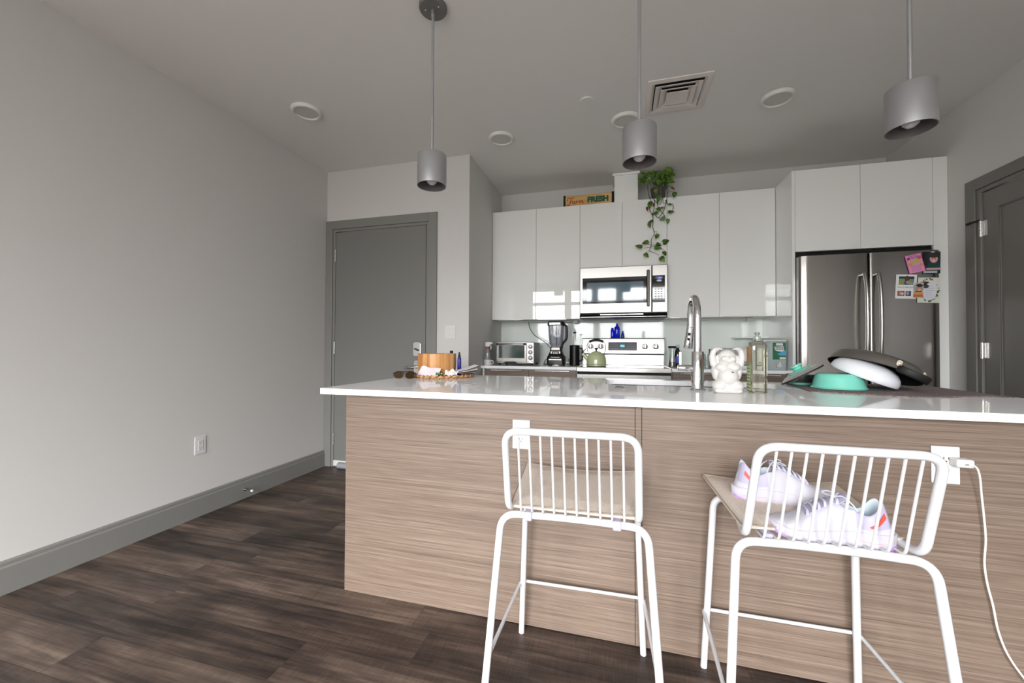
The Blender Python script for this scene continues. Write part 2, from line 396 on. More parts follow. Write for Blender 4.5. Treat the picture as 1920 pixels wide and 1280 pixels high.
# ------------------------------------------------------------------ camera
F_PX, YAW, PITCH, ROLL, CAM_H = 744.0747, 0.2649, 0.0145, 0.0043, 1.1029
fw = Vector((-math.sin(YAW) * math.cos(PITCH), math.cos(YAW) * math.cos(PITCH), math.sin(PITCH)))
rt = Vector((math.cos(YAW), math.sin(YAW), 0)); up = rt.cross(fw)
R2 = math.cos(ROLL) * rt + math.sin(ROLL) * up; U2 = -math.sin(ROLL) * rt + math.cos(ROLL) * up
cam = bpy.data.cameras.new('camera'); cam.sensor_width = 36; cam.lens = 36 * F_PX / 1920; cam.clip_start = 0.05
co = bpy.data.objects.new('camera', cam); COL.objects.link(co)
mw = Matrix((R2, U2, -fw)).transposed().to_4x4(); mw.translation = (0, 0, CAM_H); co.matrix_world = mw
scene.camera = co
# ------------------------------------------------------------------ dimensions
XL, XS, XR, YD, YB, YF, H = -2.6395, -1.2208, 2.187, 3.1126, 4.067, -2.6, 2.7288
T = 0.12
# ------------------------------------------------------------------ room shell
struct(B().box(XL - T, XR + T, YF - T, YB + T, -0.1, 0).done('floor', 'floor'))
struct(B().box(XL - T, XR + T, YF - T, YB + T, H, H + 0.12).done('ceiling', 'ceil'))
struct(B().box(XL - T, XL, YF, YD, 0, H).done('wall_left', 'wall'))
DX0, DX1, DZ = -2.565, -1.588, 2.186
struct(B().box(XL - T, DX0, YD, YD + T, 0, H).box(DX1, XS, YD, YD + T, 0, H).box(DX0, DX1, YD, YD + T, DZ, H).done('wall_entrance', 'wall'))
struct(B().box(XS - T, XS, YD + T, YB + T, 0, H).done('wall_return', 'wall'))
struct(B().box(XS, XR, YB, YB + T, 0, H).done('wall_back', 'wall'))
RY0, RY1, RZ = 2.27, 3.180, 2.108
struct(B().box(XR, XR + T, YF, RY0, 0, H).box(XR, XR + T, RY1, YB + T, 0, H).box(XR, XR + T, RY0, RY1, RZ, H).done('wall_right', 'wall'))
# window wall behind the viewer
WZ0, WZ1 = 0.12, 2.58
WIN = [(-2.22, -1.32), (-1.22, -0.64), (-0.54, -0.06), (0.05, 1.10)]
b = B().box(XL - T, XR + T, YF - T, YF, WZ1, H).box(XL - T, XR + T, YF - T, YF, 0, WZ0)
xs = [XL - T] + [v for w in WIN for v in w] + [XR + T]
for i in range(0, len(xs), 2): b.box(xs[i], xs[i + 1], YF - T, YF, WZ0, WZ1)
struct(b.done('wall_front', 'wall'))
for i, (a, c) in enumerate(WIN):
    w = struct(bpy.data.objects.new('window_%d' % (i + 1), None)); COL.objects.link(w); w.location = ((a + c) / 2, YF - 0.06, WZ0)
    hw, hh = (c - a) / 2, WZ1 - WZ0
    f = 0.035
    B().box(-hw, -hw + f, -.03, .03, 0, hh).box(hw - f, hw, -.03, .03, 0, hh).box(-hw + f, hw - f, -.03, .03, 0, f).box(-hw + f, hw - f, -.03, .03, hh - f, hh).box(-hw + f, hw - f, -.025, .025, 2.06, 2.14).done('window_frame', 'trim', w)
    B().box(-hw + f, hw - f, -.004, .004, f, hh - f).done('window_pane', 'pane', w)
# baseboards
def base_prof(): return [(0, 0), (.017, 0), (.017, .117), (.0145, .121), (.0115, .124), (.0115, .139), (.007, .147), (0, .147)]
struct(B().prism([(XL + u, v) for u, v in base_prof()], 'y', YF, YD - 0.018).done('baseboard_left', 'trim'))
struct(B().prism([(YD - u, v) for u, v in base_prof()], 'x', -1.512, XS).done('baseboard_entrance', 'trim'))
struct(B().prism([(XR - u, v) for u, v in base_prof()], 'y', YF, RY0 - .075).done('baseboard_right', 'trim'))

# entrance door: casing, stop, slab, hinges, lock, lever, bottom seal
d1 = struct(bpy.data.objects.new('door_1', None)); COL.objects.link(d1); d1.location = (-2.07, YD, 0)
ox = -2.07
b = B()
for x0, x1, z0, z1 in ((XL + .003, -2.566, 0, 2.2635), (-1.589, -1.512, 0, 2.2635), (-2.566, -1.589, 2.187, 2.2635)):
    b.box(x0 - ox, x1 - ox, -.018, 0, z0, z1, .003)
b.done('door_casing', 'trim', d1)
b = B()
for x0, x1, z0, z1 in ((-2.565, -2.541, 0, 2.186), (-1.612, -1.588, 0, 2.186), (-2.541, -1.612, 2.162, 2.186)):
    b.box(x0 - ox, x1 - ox, -.008, .11, z0, z1, .002)
b.done('door_jamb', 'trim', d1)
B().box(-2.5395 - ox, -1.6135 - ox, .012, .016, .01, 2.161).done('door_gap', 'void', d1)  # near-black sheet paints the shade into the gaps around the slab
B().box(-2.537 - ox, -1.6185 - ox, -.005, .04, .012, 2.155, .002).done('door_slab', 'door', d1)
for z in (1.94, 1.09, .256):
    b = B()
    for k in range(3): b.cyl((-2.5385 - ox, -.011, z - .055 + k * .037), (-2.5385 - ox, -.011, z - .055 + k * .037 + .035), .0065, n=12)
    b.done('door_hinge', 'nickel', d1)
b = B().prism(rrect(-.036, .036, -.062, .062, .022, 6), 'y', -.024, -.005, bev=.002, mtx=Matrix.Translation((-1.689 - ox, 0, 1.083)))
lk = b.done('door_lock', 'chrome', d1)
B().tube([(-1.708 - ox, -.036, 1.088), (-1.672 - ox, -.036, 1.070)], .0055, n=10).cyl((-1.689 - ox, -.023, 1.08), (-1.689 - ox, -.034, 1.08), .008).done('thumb_turn', 'steel_dark', lk)
b = B().prism(rrect(-.032, .032, -.062, .062, .02, 6), 'y', -.016, -.005, bev=.002, mtx=Matrix.Translation((-1.689 - ox, 0, .925)))
b.cyl((-1.689 - ox, -.01, .928), (-1.689 - ox, -.062, .928), .011).tube(spline([(-1.689 - ox, -.060, .928), (-1.74 - ox, -.064, .929), (-1.785 - ox, -.060, .926)], 5), .0105, n=12)
b.done('door_handle', 'nickel', d1)
sw = B().box(-2.536 - ox, -1.62 - ox, -.014, -.0045, .012, .062, .003).done('door_sweep', 'plastic', d1)
B().cyl((-2.465 - ox, -.036, .0275), (-1.64 - ox, -.036, .0275), .0265, n=16, bev=.006).done('foam_roll', mat('grey_foam', (150, 152, 158), .8), sw)

# panelled door in the right wall
d2 = struct(bpy.data.objects.new('door_2', None)); COL.objects.link(d2); d2.location = (XR, (RY0 + RY1) / 2, 0); oy = (RY0 + RY1) / 2
b = B()
for y0, y1, z0, z1 in ((3.181, 3.254, 0, 2.180), (RY0 - .073, RY0 - .001, 0, 2.180), (RY0 - .001, 3.181, RZ + .001, 2.180)):
    b.box(-.018, 0, y0 - oy, y1 - oy, z0, z1, .003)
b.done('door_casing', 'trim_r', d2)
b = B()
for y0, y1, z0, z1 in ((3.152, 3.180, 0, RZ), (RY0, RY0 + .028, 0, RZ), (RY0 + .028, 3.152, 2.082, RZ)):
    b.box(-.009, .11, y0 - oy, y1 - oy, z0, z1, .002)
b.done('door_jamb', 'trim_r', d2)
sy0, sy1, sz0, sz1 = RY0 + .032, 3.146, .012, 2.076
# slab with a recessed panel
b = B().box(.012, .05, sy0 - oy, sy1 - oy, sz0, sz1)
pi0, pi1 = sy0 + .1, 3.046
for y0, y1, z0, z1 in ((sy0, pi0, sz0, sz1), (pi1, sy1, sz0, sz1), (pi0, pi1, 1.962, sz1), (pi0, pi1, sz0, .22)):
    b.box(.002, .013, y0 - oy, y1 - oy, z0, z1)
for y0, y1, z0, z1 in ((pi1 - .006, pi1, .22, 1.962), (pi0, pi0 + .006, .22, 1.962), (pi0 + .006, pi1 - .006, 1.956, 1.962)):
    b.box(.006, .013, y0 - oy, y1 - oy, z0, z1)
b.done('door_slab', 'trim_r', d2)
for z in (1.855, 1.095, .25):
    b = B()
    for k in range(5): b.cyl((-.010, 3.150 - oy, z - .05 + k * .0202), (-.010, 3.150 - oy, z - .05 + k * .0202 + .019), .0075, n=12)
    b.box(-.003, .003, 3.112 - oy, 3.146 - oy, z - .047, z + .047)
    hg = b.done('door_hinge', 'nickel', d2)
    if z > 1.5:
        B().cyl((-.012, 3.152 - oy, z + .055), (-.03, 3.185 - oy, z + .05), .006, n=12).cyl((-.03, 3.185 - oy, z + .05), (-.04, 3.21 - oy, z + .045), .008, n=12, bev=.002).done('hinge_stop', 'rubber', hg)

# ------------------------------------------------------------------ wall fittings
def outlet(name, label, loc, normal, group='duplex power outlets', w=.071, h=.115):
    """decora plate; local frame faces -Y"""
    rz = {'-y': 0, '+x': PI / 2}[normal]
    t = thing(name, label, 'outlet', loc, rz, group)
    B().box(-w / 2, w / 2, -.005, 0, -h / 2, h / 2, .002).done('wall_plate', 'plastic', t)
    r = B().box(-.0165, .0165, -.007, -.004, -.0335, .0335, .001).done('receptacle', 'plastic', t)
    for s in (-1, 1):
        b = B()
        for dx in (-.006, .006): b.box(dx - .0009, dx + .0009, -.0074, -.0068, s * .019 - .001, s * .019 + .0065)
        b.cyl((0, -.0068, s * .019 - .007), (0, -.0074, s * .019 - .007), .0022, n=12)
        b.done('socket_slots', 'black', r)
    return t
outlet('power_outlet', 'white outlet low on the bare left wall', (XL, 1.974, .457), '+x')
outlet('power_outlet', 'white outlet on the wood island front behind the left stool', (-.380, 1.550, .7545), '-y')
o = outlet('power_outlet', 'white outlet on the island front with a white charger plugged in', (.976, 1.550, .7435), '-y')
t = thing('light_switch', 'white double rocker light switch beside the grey entrance door', 'light switch', (-1.3875, YD, 1.23))
B().box(-.052, .052, -.006, 0, -.0575, .0575, .002).done('switch_plate', 'plastic', t)
for s in (-1, 1): B().box(s * .0235 - .0165, s * .0235 + .0165, -.009, -.005, -.0335, .0335, .0012).done('rocker', 'plastic', t)
t = thing('door_stop', 'small door stop with white rubber tip on the left baseboard', 'door stop', (XL + .017, 2.284, .066))
B().cyl((0, 0, 0), (.006, 0, 0), .012, n=16, bev=.002).cyl((.006, 0, 0), (.062, 0, -.004), .0035, n=12).done('stop_rod', 'nickel', t)
B().cyl((.06, 0, -.004), (.076, 0, -.005), .0085, n=16, bev=.003).done('rubber_tip', 'plastic', t)

# ------------------------------------------------------------------ ceiling fittings
def pendant(x, y, label):
    t = thing('pendant_light', label, 'pendant light', (x, y, H), 0, 'silver cylinder pendants over the island')
    c = B().lathe([(0, 0), (.066, 0), (.066, -.012), (.062, -.018), (0, -.018)], n=48).done('canopy', 'canopy', t)
    for s in (-1, 1): B().ell((s * .034, -.012, -.019), (.0045, .0045, .003), n=12).done('canopy_screw', 'nickel', c)
    B().cyl((0, 0, -.016), (0, 0, -.05), .009, n=20, bev=.002).cyl((0, 0, -.045), (0, 0, 2.012 - H + .004), .0068, n=20).done('stem', 'alu', t)
    z0, z1 = 1.866 - H, 2.012 - H
    B().lathe([(.0075, z1), (.0665, z1), (.0682, z1 - .002), (.0682, z0), (.0655, z0), (.0655, z1 - .004), (.0075, z1 - .004)], n=56, mis=[0, 0, 0, 0, 1, 1]).done('shade', ['alu', 'alu_in'], t, angle=50)
    B().cyl((0, 0, z1 - .004), (0, 0, z1 - .045), .02, n=24, bev=.002).done('lamp_socket', 'alu_in', t)
    B().lathe([(0, z0 + .006), (.012, z0 + .009), (.022, z0 + .018), (.0275, z0 + .033), (.0275, z0 + .042), (.022, z0 + .06), (.015, z0 + .082), (.014, z0 + .1)], n=32).done('bulb', 'bulb', t)
pendant(-.862, 1.709, 'leftmost silver cylinder pendant, hanging before the grey door, canopy in view')
pendant(.0785, 1.708, 'middle silver cylinder pendant, hanging in front of the white cabinets and plant')
pendant(.978, 1.686, 'rightmost silver cylinder pendant, nearest the dark right wall')
def disc(x, y, label):
    t = thing('ceiling_light', label, 'ceiling light', (x, y, H), 0, 'round flush ceiling lights')
    B().lathe([(0, 0), (.096, 0), (.098, -.004), (.094, -.016), (.088, -.021), (.079, -.021), (.076, -.014), (0, -.014)][:7] + [(.076, -.012), (0, -.012)], n=48).done('trim_ring', 'rim', t)
    B().lathe([(0, -.0135), (.05, -.0132), (.0755, -.0125)], n=48).done('diffuser', 'diff', t)
disc(-2.086, 2.247, 'round flush ceiling light nearest the bare left wall')
disc(-.886, 2.925, 'round flush ceiling light between the left pendant and the wall cabinets')
disc(.040, 2.912, 'round flush ceiling light partly hidden behind the middle pendant')
disc(.986, 2.905, 'round flush ceiling light right of the square air vent')
t = thing('sprinkler_cover', 'small round white cover plate on the ceiling left of the vent', 'ceiling cover', (-.21, 2.625, H))
B().lathe([(0, 0), (.041, 0), (.042, -.003), (.040, -.008), (0, -.009)], n=40).done('cover_plate', 'rim', t)
B().lathe([(.036, 0), (.046, 0), (.046, -.002), (.036, -.002)], n=40).done('cover_ring', 'rim', t)
# square diffuser: stepped square cones
t = thing('ceiling_vent', 'square stepped white air vent in the kitchen ceiling', 'vent', (.352, 2.7145, H))
def sqring(b, rings, mi=0):
    b.loft([[(s, s, z), (-s, s, z), (-s, -s, z), (s, -s, z)] for s, z in rings], mi, cap=False)
b = B(); sqring(b, [(.184, 0), (.184, -.006), (.160, -.012), (.142, -.003), (.142, .0)]); b.done('vent_frame', 'vent', t, angle=20)
for k, (so, si, z) in enumerate(((.136, .117, -.016), (.103, .084, -.020))):
    b = B(); sqring(b, [(si - .028, .02 - .018), (si, z + .006), (so, z), (so + .001, z + .002), (si + .001, z + .009), (si - .026, .003)]); b.done('louvre', 'vent', t, angle=20)
b = B().loft([[(s, s, z), (-s, s, z), (-s, -s, z), (s, -s, z)] for s, z in ((.04, -.001), (.066, -.018), (.066, -.021), (.0, -.012))], cap=False); b.done('louvre_core', 'vent', t, angle=20)
B().box(-.142, .142, -.142, .142, -.002, .0).done('duct_void', 'void', t)

# ------------------------------------------------------------------ wall cabinets
X = [-1.2176, -.7774, -.3578, .0220, .4042, .8253, 1.2482]
ZB, ZT, YC = 1.372, 2.438, 3.737
def wall_cab(label, x0, x1, xm, z0, filler=0):
    t = thing('wall_cabinet', label, 'wall cabinet', ((x0 + x1) / 2, YB, z0), 0, 'gloss white wall cabinets'); cx = (x0 + x1) / 2
    B().box(x0 + .001 - cx, x1 - .001 - cx, YC + .021 - YB, -.001, 0.004, ZT - z0 - .001).done('cabinet_body', 'carcass', t)
    xx = x0
    if filler:
        B().box(x0 + .001 - cx, x0 + filler - cx, YC - YB, YC + .02 - YB, 0, ZT - z0, .001).done('filler_strip', 'gloss', t); xx = x0 + filler
    for a, c in ((xx, xm), (xm, x1)):
        d = B().box(a + .0013 - cx, c - .0013 - cx, YC - YB, YC + .02 - YB, 0, ZT - z0 - .001, .0012).done('cabinet_door', 'gloss', t)
        w = c - a
        B().box(a + .05 * w - cx, c - .3 * w - cx, YC - .006 - YB, YC + .018 - YB, -.0045, -.0005, .0008).done('edge_pull', 'steel', d)
wall_cab('gloss white wall cabinet at the left end, above the toaster oven', X[0], X[2], X[1], ZB, .018)
wall_cab('short gloss white wall cabinet above the microwave, plant trailing over it', X[2], X[4], X[3], 1.836)
wall_cab('gloss white wall cabinet between microwave and refrigerator, behind the faucet', X[4], X[6], X[5], ZB)
# refrigerator surround
t = thing('refrigerator_cabinet', 'tall white surround with two doors above the steel refrigerator', 'cabinet', (1.7, YB, 0)); cx = 1.7
FY = 3.4182
B().box(1.2502 - cx, 1.270 - cx, FY - YB, -.001, 0, ZT).done('side_panel', 'gloss', t)
B().box(1.271 - cx, 2.10 - cx, FY + .021 - YB, -.001, 1.832, ZT - .001).done('cabinet_body', 'carcass', t)
B().box(2.1058 - cx, XR - .001 - cx, FY - YB, FY + .02 - YB, 0, ZT, .001).done('filler_panel', 'gloss', t)
for a, c in ((1.271, 1.683), (1.683, 2.1047)):
    d = B().box(a + .0013 - cx, c - .0013 - cx, FY - YB, FY + .02 - YB, 1.8266, ZT, .0012).done('cabinet_door', 'gloss', t)
    B().box(a + .08 - cx, c - .06 - cx, FY - .008 - YB, FY + .018 - YB, 1.819, 1.8262, .001).done('edge_pull', 'steel_dark', d)
t = thing('duct_chase', 'white boxed duct standing on the cabinets beside the plant', 'duct cover', (.057, 3.94, ZT))
B().box(-.104, .104, -.14, .125, 0, .262).done('chase_box', 'carcass', t)
B().box(-.122, .122, -.158, .126, .262, .285, .003).done('chase_cap', 'carcass', t)

# ------------------------------------------------------------------ base cabinets, counter, backsplash
CT = .935
def base_cab(label, x0, x1, xm):
    t = thing('base_cabinet', label, 'base cabinet', ((x0 + x1) / 2, YB, 0), 0, 'taupe wood base cabinets'); cx = (x0 + x1) / 2
    B().box(x0 - cx, x1 - cx, 3.462 - YB, -.001, .1, .909).box(x0 - cx, x1 - cx, 3.52 - YB, -.05, 0, .1).done('cabinet_body', 'carcass', t)
    for a, c in ((x0 + .018, xm), (xm, x1)) if xm else ((x0, x1 - .01),):
        d = B().box(a + .0015 - cx, c - .0015 - cx, 3.44 - YB, 3.461 - YB, .72, .902, .001).done('drawer_front', 'wood', t)
        B().box(a + .06 - cx, c - .06 - cx, 3.425 - YB, 3.442 - YB, .893, .9, .001).done('edge_pull', 'steel', d)
        B().box(a + .0015 - cx, c - .0015 - cx, 3.44 - YB, 3.461 - YB, .105, .716, .001).done('cabinet_door', 'wood', t)
    if xm: B().box(x0 - cx, x0 + .016 - cx, 3.432 - YB, 3.461 - YB, .0, .908, .001).done('end_strip', 'carcass', t)
base_cab('taupe wood base cabinet left of the range, below the toaster oven', -1.2076, -.3595, -.78)
base_cab('taupe wood base cabinet between range and refrigerator panel', .4085, 1.249, None)
o = B().box(XS + .001, -.3575, 3.418, YB - .009, .91, CT, .002).done('kitchen_countertop', 'quartz'); tag(o, 'white back counter under the toaster oven and blender', 'countertop', 'white back counters')
o = B().box(.4065, 1.2495, 3.418, YB - .009, .91, CT, .002).done('kitchen_countertop', 'quartz'); tag(o, 'white back counter under the dispenser, right of the range', 'countertop', 'white back counters')
o = B().box(XS + .001, 1.2495, YB - .008, YB - .0005, CT + .0005, ZB + .003).done('backsplash', 'splash'); tag(o, 'pale glossy glass backsplash behind the counter and range', 'backsplash')
def striplight(x0, x1, label):
    t = thing('under_cabinet_light', label, 'strip light', ((x0 + x1) / 2, 3.97, ZB + .003), 0, 'white under-cabinet strip lights'); h = (x1 - x0) / 2
    B().box(-h, h - .05, -.018, .018, -.016, 0, .002).done('light_bar', 'ltplastic', t)
    B().box(h - .048, h, -.03, .03, -.03, 0, .004).done('light_switch_box', 'ltplastic', t)
striplight(-1.0, -.40, 'white strip light under the left cabinet, above the blender')
striplight(.55, 1.14, 'white strip light under the right cabinet, right of the faucet')
t = thing('wall_shelf', 'thin white shelf on the backsplash above the translucent dispenser', 'shelf', (1.12, YB - .01, 1.2))
B().box(-.13, .128, -.16, 0, -.008, .004, .0015).done('shelf_board', 'gloss', t)
B().box(-.1, .1, -.02, 0, -.02, -.008, .002).done('shelf_bracket', 'carcass', t)

# ------------------------------------------------------------------ microwave
t = thing('microwave', 'stainless over-the-range microwave with dark window', 'microwave', (.0232, YB, 1.37)); cx, cz = .0232, 1.37
MY = 3.665
def mb(*a, **k): return B().box(a[0] - cx, a[1] - cx, a[2] - YB, a[3] - YB, a[4] - cz, a[5] - cz, **k)
mb(-.3565, .4030, MY + .03, YB - .002, 1.404, 1.832).done('microwave_body', 'steel_dark', t)
d = mb(-.3545, .2715, MY, MY + .03, 1.412, 1.8305, bev=.006).done('microwave_door', 'steel_soft', t)
g = mb(-.328, .245, MY - .002, MY + .004, 1.5, 1.734, bev=.0015).done('door_glass', 'blackgloss', d)
B().prism(rrect(-.288 - cx, .203 - cx, 1.516 - cz, 1.69 - cz, .004), 'y', MY - .0032 - YB, MY - .002 - YB).done('viewing_window', 'mwglass', g)
b = B().box(.2405 - .012 - cx, .2405 + .012 - cx, MY - .043 - YB, MY - .028 - YB, 1.466 - cz, 1.782 - cz, .005, 3)
for z in (1.482, 1.766): b.box(.2405 - .007 - cx, .2405 + .007 - cx, MY - .03 - YB, MY + .002 - YB, z - .012 - cz, z + .012 - cz, .003)
b.done('door_handle', 'handle_dark', d)
p = mb(.2735, .4028, MY, MY + .03, 1.412, 1.8305, bev=.006).done('control_panel', 'steel_soft', t)
g = mb(.2755, .380, MY - .002, MY + .004, 1.5, 1.736, bev=.0015).done('keypad_glass', 'blackgloss', p)
dsp = mb(.302, .362, MY - .0034, MY - .0018, 1.704, 1.724).done('display', 'disp', p)
mb(.324, .352, MY - .0042, MY - .003, 1.7055, 1.7225).done('display_lit', 'screen', dsp)
b = B().lathe([(0, 0), (.0215, 0), (.0215, .0012), (0, .0012)], n=28, mtx=Matrix.Translation((.332 - cx, MY - .0018 - YB, 1.690 - cz)) @ Matrix.Rotation(PI / 2, 4, 'X') @ Matrix.Diagonal((1, .42, 1, 1)))
b.done('oval_badge', 'plastic', p)
b = B()
for r in range(7):
    for c in range(3):
        b.box(.296 + c * .024 - cx, .296 + c * .024 + .014 - cx, MY - .0027 - YB, MY - .0018 - YB, 1.655 - r * .021 - cz, 1.655 - r * .021 + .006 - cz)
b.done('key_marks', mat('key_print', (120, 112, 104), .6), p)
# curved dark underside with light lens
prof = [(MY + .004, 1.411), (YB - .01, 1.411), (YB - .01, 1.38), (MY + .11, 1.366), (MY + .05, 1.372), (MY + .016, 1.386)]
u = B().prism([(y - YB, z - cz) for y, z in prof], 'x', -.35 - cx, .3975 - cx, bev=.004).done('underside_hood', 'black', t)
B().box(-.345 - cx, .392 - cx, MY + .012 - YB, MY + .02 - YB, 1.377 - cz, 1.3835 - cz, .002).done('hood_trim', 'steel', u)
mb(-.17, .20, MY + .0, MY + .014, 1.3965, 1.404).done('vent_light_bar', 'steel', u)

# ------------------------------------------------------------------ range
t = thing('range_stove', 'stainless electric range with black cooktop and raised control panel', 'stove', (.0225, YB, 0)); cx = .0225
def rb(*a, **k): return B().box(a[0] - cx, a[1] - cx, a[2] - YB, a[3] - YB, a[4], a[5], **k)
rb(-.3555, .4045, 3.43, YB - .012, .03, .926).done('range_body', 'steel_dark', t)
c = rb(-.3535, .4025, 3.425, 3.985, .926, .936, bev=.002).done('glass_cooktop', 'blackgloss', t)
rb(-.3548, .4038, 3.402, 3.43, .898, .9375, bev=.004).done('cooktop_front_trim', 'steel', t)
for s0 in (-.3555, .3995): rb(s0, s0 + .005, 3.425, 3.98, .925, .9385, bev=.001).done('cooktop_side_trim', 'steel', t)
dr = rb(-.353, .402, 3.398, 3.43, .18, .882, bev=.006).done('oven_door', 'steel', t)
rb(-.26, .31, 3.3965, 3.4, .33, .72).done('oven_window', 'blackgloss', dr)
b = B().tube([(-.33 - cx, 3.345 - YB, .80), (.375 - cx, 3.345 - YB, .80)], .013, n=16)
for x in (-.31, .355): b.cyl((x - cx, 3.345 - YB, .80), (x - cx, 3.4 - YB, .80), .009)
b.done('oven_handle', 'steel', dr)
rb(-.35, .4, 3.407, 3.43, .882, .898).done('door_gap', 'void', t)
rb(-.353, .402, 3.40, 3.43, .035, .17, bev=.005).done('storage_drawer', 'steel', t)
# backguard: lower riser, tilted control panel
rb(-.355, .4065, 3.975, YB - .012, .937, 1.036, bev=.002).done('backguard_riser', 'steel', t)
bg = B().prism([(3.952 - YB, 1.044), (3.972 - YB, 1.191), (YB - .012 - YB, 1.191), (YB - .012 - YB, 1.044)], 'x', -.356 - cx, .4075 - cx, bev=.004).done('control_panel', 'steel', t)
rb(-.3565, .408, 3.968, YB - .012, 1.1905, 1.1965, bev=.002).done('panel_top_trim', 'black', bg)
rb(-.35, .40, 3.965, YB - .014, 1.0355, 1.0445).done('panel_shadow_gap', 'black', bg)
def onpanel(x, z, off=.0): # point on the tilted face
    y = 3.952 + (z - 1.044) / (1.191 - 1.044) * .020
    return (x - cx, y - YB - off, z)
TILT = math.atan2(.020, .147)
def pm(x, z, off=0): return Matrix.Translation(onpanel(x, z, off)) @ Matrix.Rotation(PI / 2 - TILT, 4, 'X')
dg = B().box(-.1325, .1325, -.0405, .0405, 0, .002, mtx=pm(.026, 1.1165)).done('display', 'disp', bg)
b = B()
for r in range(3):
    for k in range(5):
        for sgn in (-1, 1): b.box(sgn * (.05 + k * .016) - .005, sgn * (.05 + k * .016) + .005, -.025 + r * .022, -.0225 + r * .022, .002, .0026, mtx=pm(.026, 1.1165))
b.done('display_print', 'dispdot', dg)
B().text('953', .026, pm(.026, 1.119, .0026), depth=.0004, bold=.0006).done('clock_digits', 'digit', dg)
for x in (-.2745, -.178, .231, .328):
    k = B().cyl(onpanel(x, 1.1135, 0), onpanel(x, 1.1135, .003), .0285, n=36).done('knob_bezel', 'steel_dark', bg)
    B().cyl(onpanel(x, 1.1135, .003), onpanel(x, 1.1135, .016), .0235, .0215, n=36, bev=.002).done('knob_skirt', 'steel', k)
    B().prism(rrect(-.0125, .0125, -.0235, .0235, .0115, 6), 'z', .015, .020, mtx=pm(x, 1.1135)).done('grip_base', 'black', k)  # black base, shows as a dark outline around the grip
    B().prism(rrect(-.0088, .0088, -.0205, .0205, .0085, 6), 'z', .019, .034, bev=.002, mtx=pm(x, 1.1135)).done('control_knob', 'nickel', k)
b = B()
for i in range(9): b.box(-.016 + i * .004, -.0135 + i * .004, -.0025, .0025, 0, .0006, mtx=pm(.026, 1.062))
b.done('small_badge', 'greyink', bg)

# ------------------------------------------------------------------ refrigerator
t = thing('refrigerator', 'stainless french-door refrigerator with pulls at the middle', 'refrigerator', (1.69, YB, 0)); cx = 1.69
B().box(1.284 - cx, 2.098 - cx, 3.46 - YB, -.02, .02, 1.765).done('refrigerator_body', 'void', t)
B().box(1.2725 - cx, 2.1 - cx, 3.455 - YB, 3.47 - YB, 1.78, 1.815).done('top_gap', 'void', t)
def fdoor(x0, x1, z0, z1, sl, sr):
    """bowed door in plan, extruded up; sl / sr: the outer edges fall away in a wide soft shoulder"""
    def yy(x):
        y = 3.343
        for e, soft in ((x - x0, sl), (x1 - x, sr)):
            if soft and e < .06: y += .0145 * ((.06 - e) / .06) ** 2
            if e < .012: y += .012 * (1 - math.sqrt(max(0, 1 - ((.012 - e) / .012) ** 2)))
        u = (x - x0) / (x1 - x0)
        return y + .004 * (2 * u - 1) ** 2
    ed = [.012 * (1 - math.cos(k / 7 * PI / 2)) for k in range(8)] + [.012 + .10 * k / 14 for k in range(1, 15)]
    xs_ = [x0 + e for e in ed] + [x0 + .112 + (x1 - x0 - .224) * k / 14 for k in range(1, 14)] + [x1 - e for e in ed[::-1]]
    poly = [(x - cx, yy(x) - YB) for x in xs_] + [(x1 - cx, 3.43 - YB), (x0 - cx, 3.43 - YB)]
    return B().prism(poly, 'z', z0, z1)
dl = fdoor(1.2735, 1.690, .72, 1.778, 1, 0).done('left_door', 'fridge', t, angle=30)
drr = fdoor(1.698, 2.103, .72, 1.778, 0, 1).done('right_door', 'fridge', t, angle=30)
fz = fdoor(1.2735, 2.103, .06, .712, 1, 1).done('freezer_drawer', 'fridge', t, angle=30)
for dd, x in ((dl, 1.655), (drr, 1.735)):
    b = B(); zz = [1.632, 1.6, 1.5, 1.36, 1.22, 1.1, 1.02, .99]
    bow = [.02, .034, .05, .056, .056, .048, .034, .02]
    path = spline([(x - cx, 3.343 - o_ - YB, z) for z, o_ in zip(zz, bow)], 5)
    b.tube(path, .0115, n=14)
    for z in (1.625, .997): b.cyl((x - cx, 3.326 - YB, z), (x - cx, 3.352 - YB, z), .011, n=14)
    b.done('door_handle', 'steel', dd)
b = B().tube([(1.36 - cx, 3.3 - YB, .65), (2.02 - cx, 3.3 - YB, .65)], .012, n=14)
for x in (1.4, 1.98): b.cyl((x - cx, 3.3 - YB, .65), (x - cx, 3.35 - YB, .65), .009, n=12)
b.done('drawer_handle', 'steel', fz)
for x in (1.30, 2.075): B().cyl((x - cx, 3.42 - YB, 1.779), (x - cx, 3.42 - YB, 1.795), .014, n=16).done('hinge_cover', 'black', t)

# photos and cards held on the right door
GC = 'cards and photos on the refrigerator door'
def card(name, label, cx_, cz_, w, h, tilt, mats, draw, y=3.3405):
    t = thing(name, label, 'photo card', (cx_, y, cz_), 0, GC)
    m = Matrix.Rotation(PI / 2, 4, 'X') @ Matrix.Rotation(tilt, 4, 'Z')
    b = B().box(-w / 2, w / 2, -h / 2, h / 2, -.0012, 0, mtx=m)
    b.bm.faces.ensure_lookup_table()
    draw(b, m)
    b.done('printed_card', mats, t)
    return t
def patch(b, m, x0, x1, y0, y1, mi, z=.0004): b.box(x0, x1, y0, y1, 0, z, mi=mi, mtx=m)
def blob(b, m, x, y, rx, ry, mi, z=.0006): b.lathe([(0, z), (1, z), (1, 0)], n=18, mi=mi, mtx=m @ Matrix.Translation((x, y, 0)) @ Matrix.Diagonal((rx, ry, 1, 1)))
def C(name, c): 
    if name not in M: M[name] = mat(name, c, .5)
    return M[name]
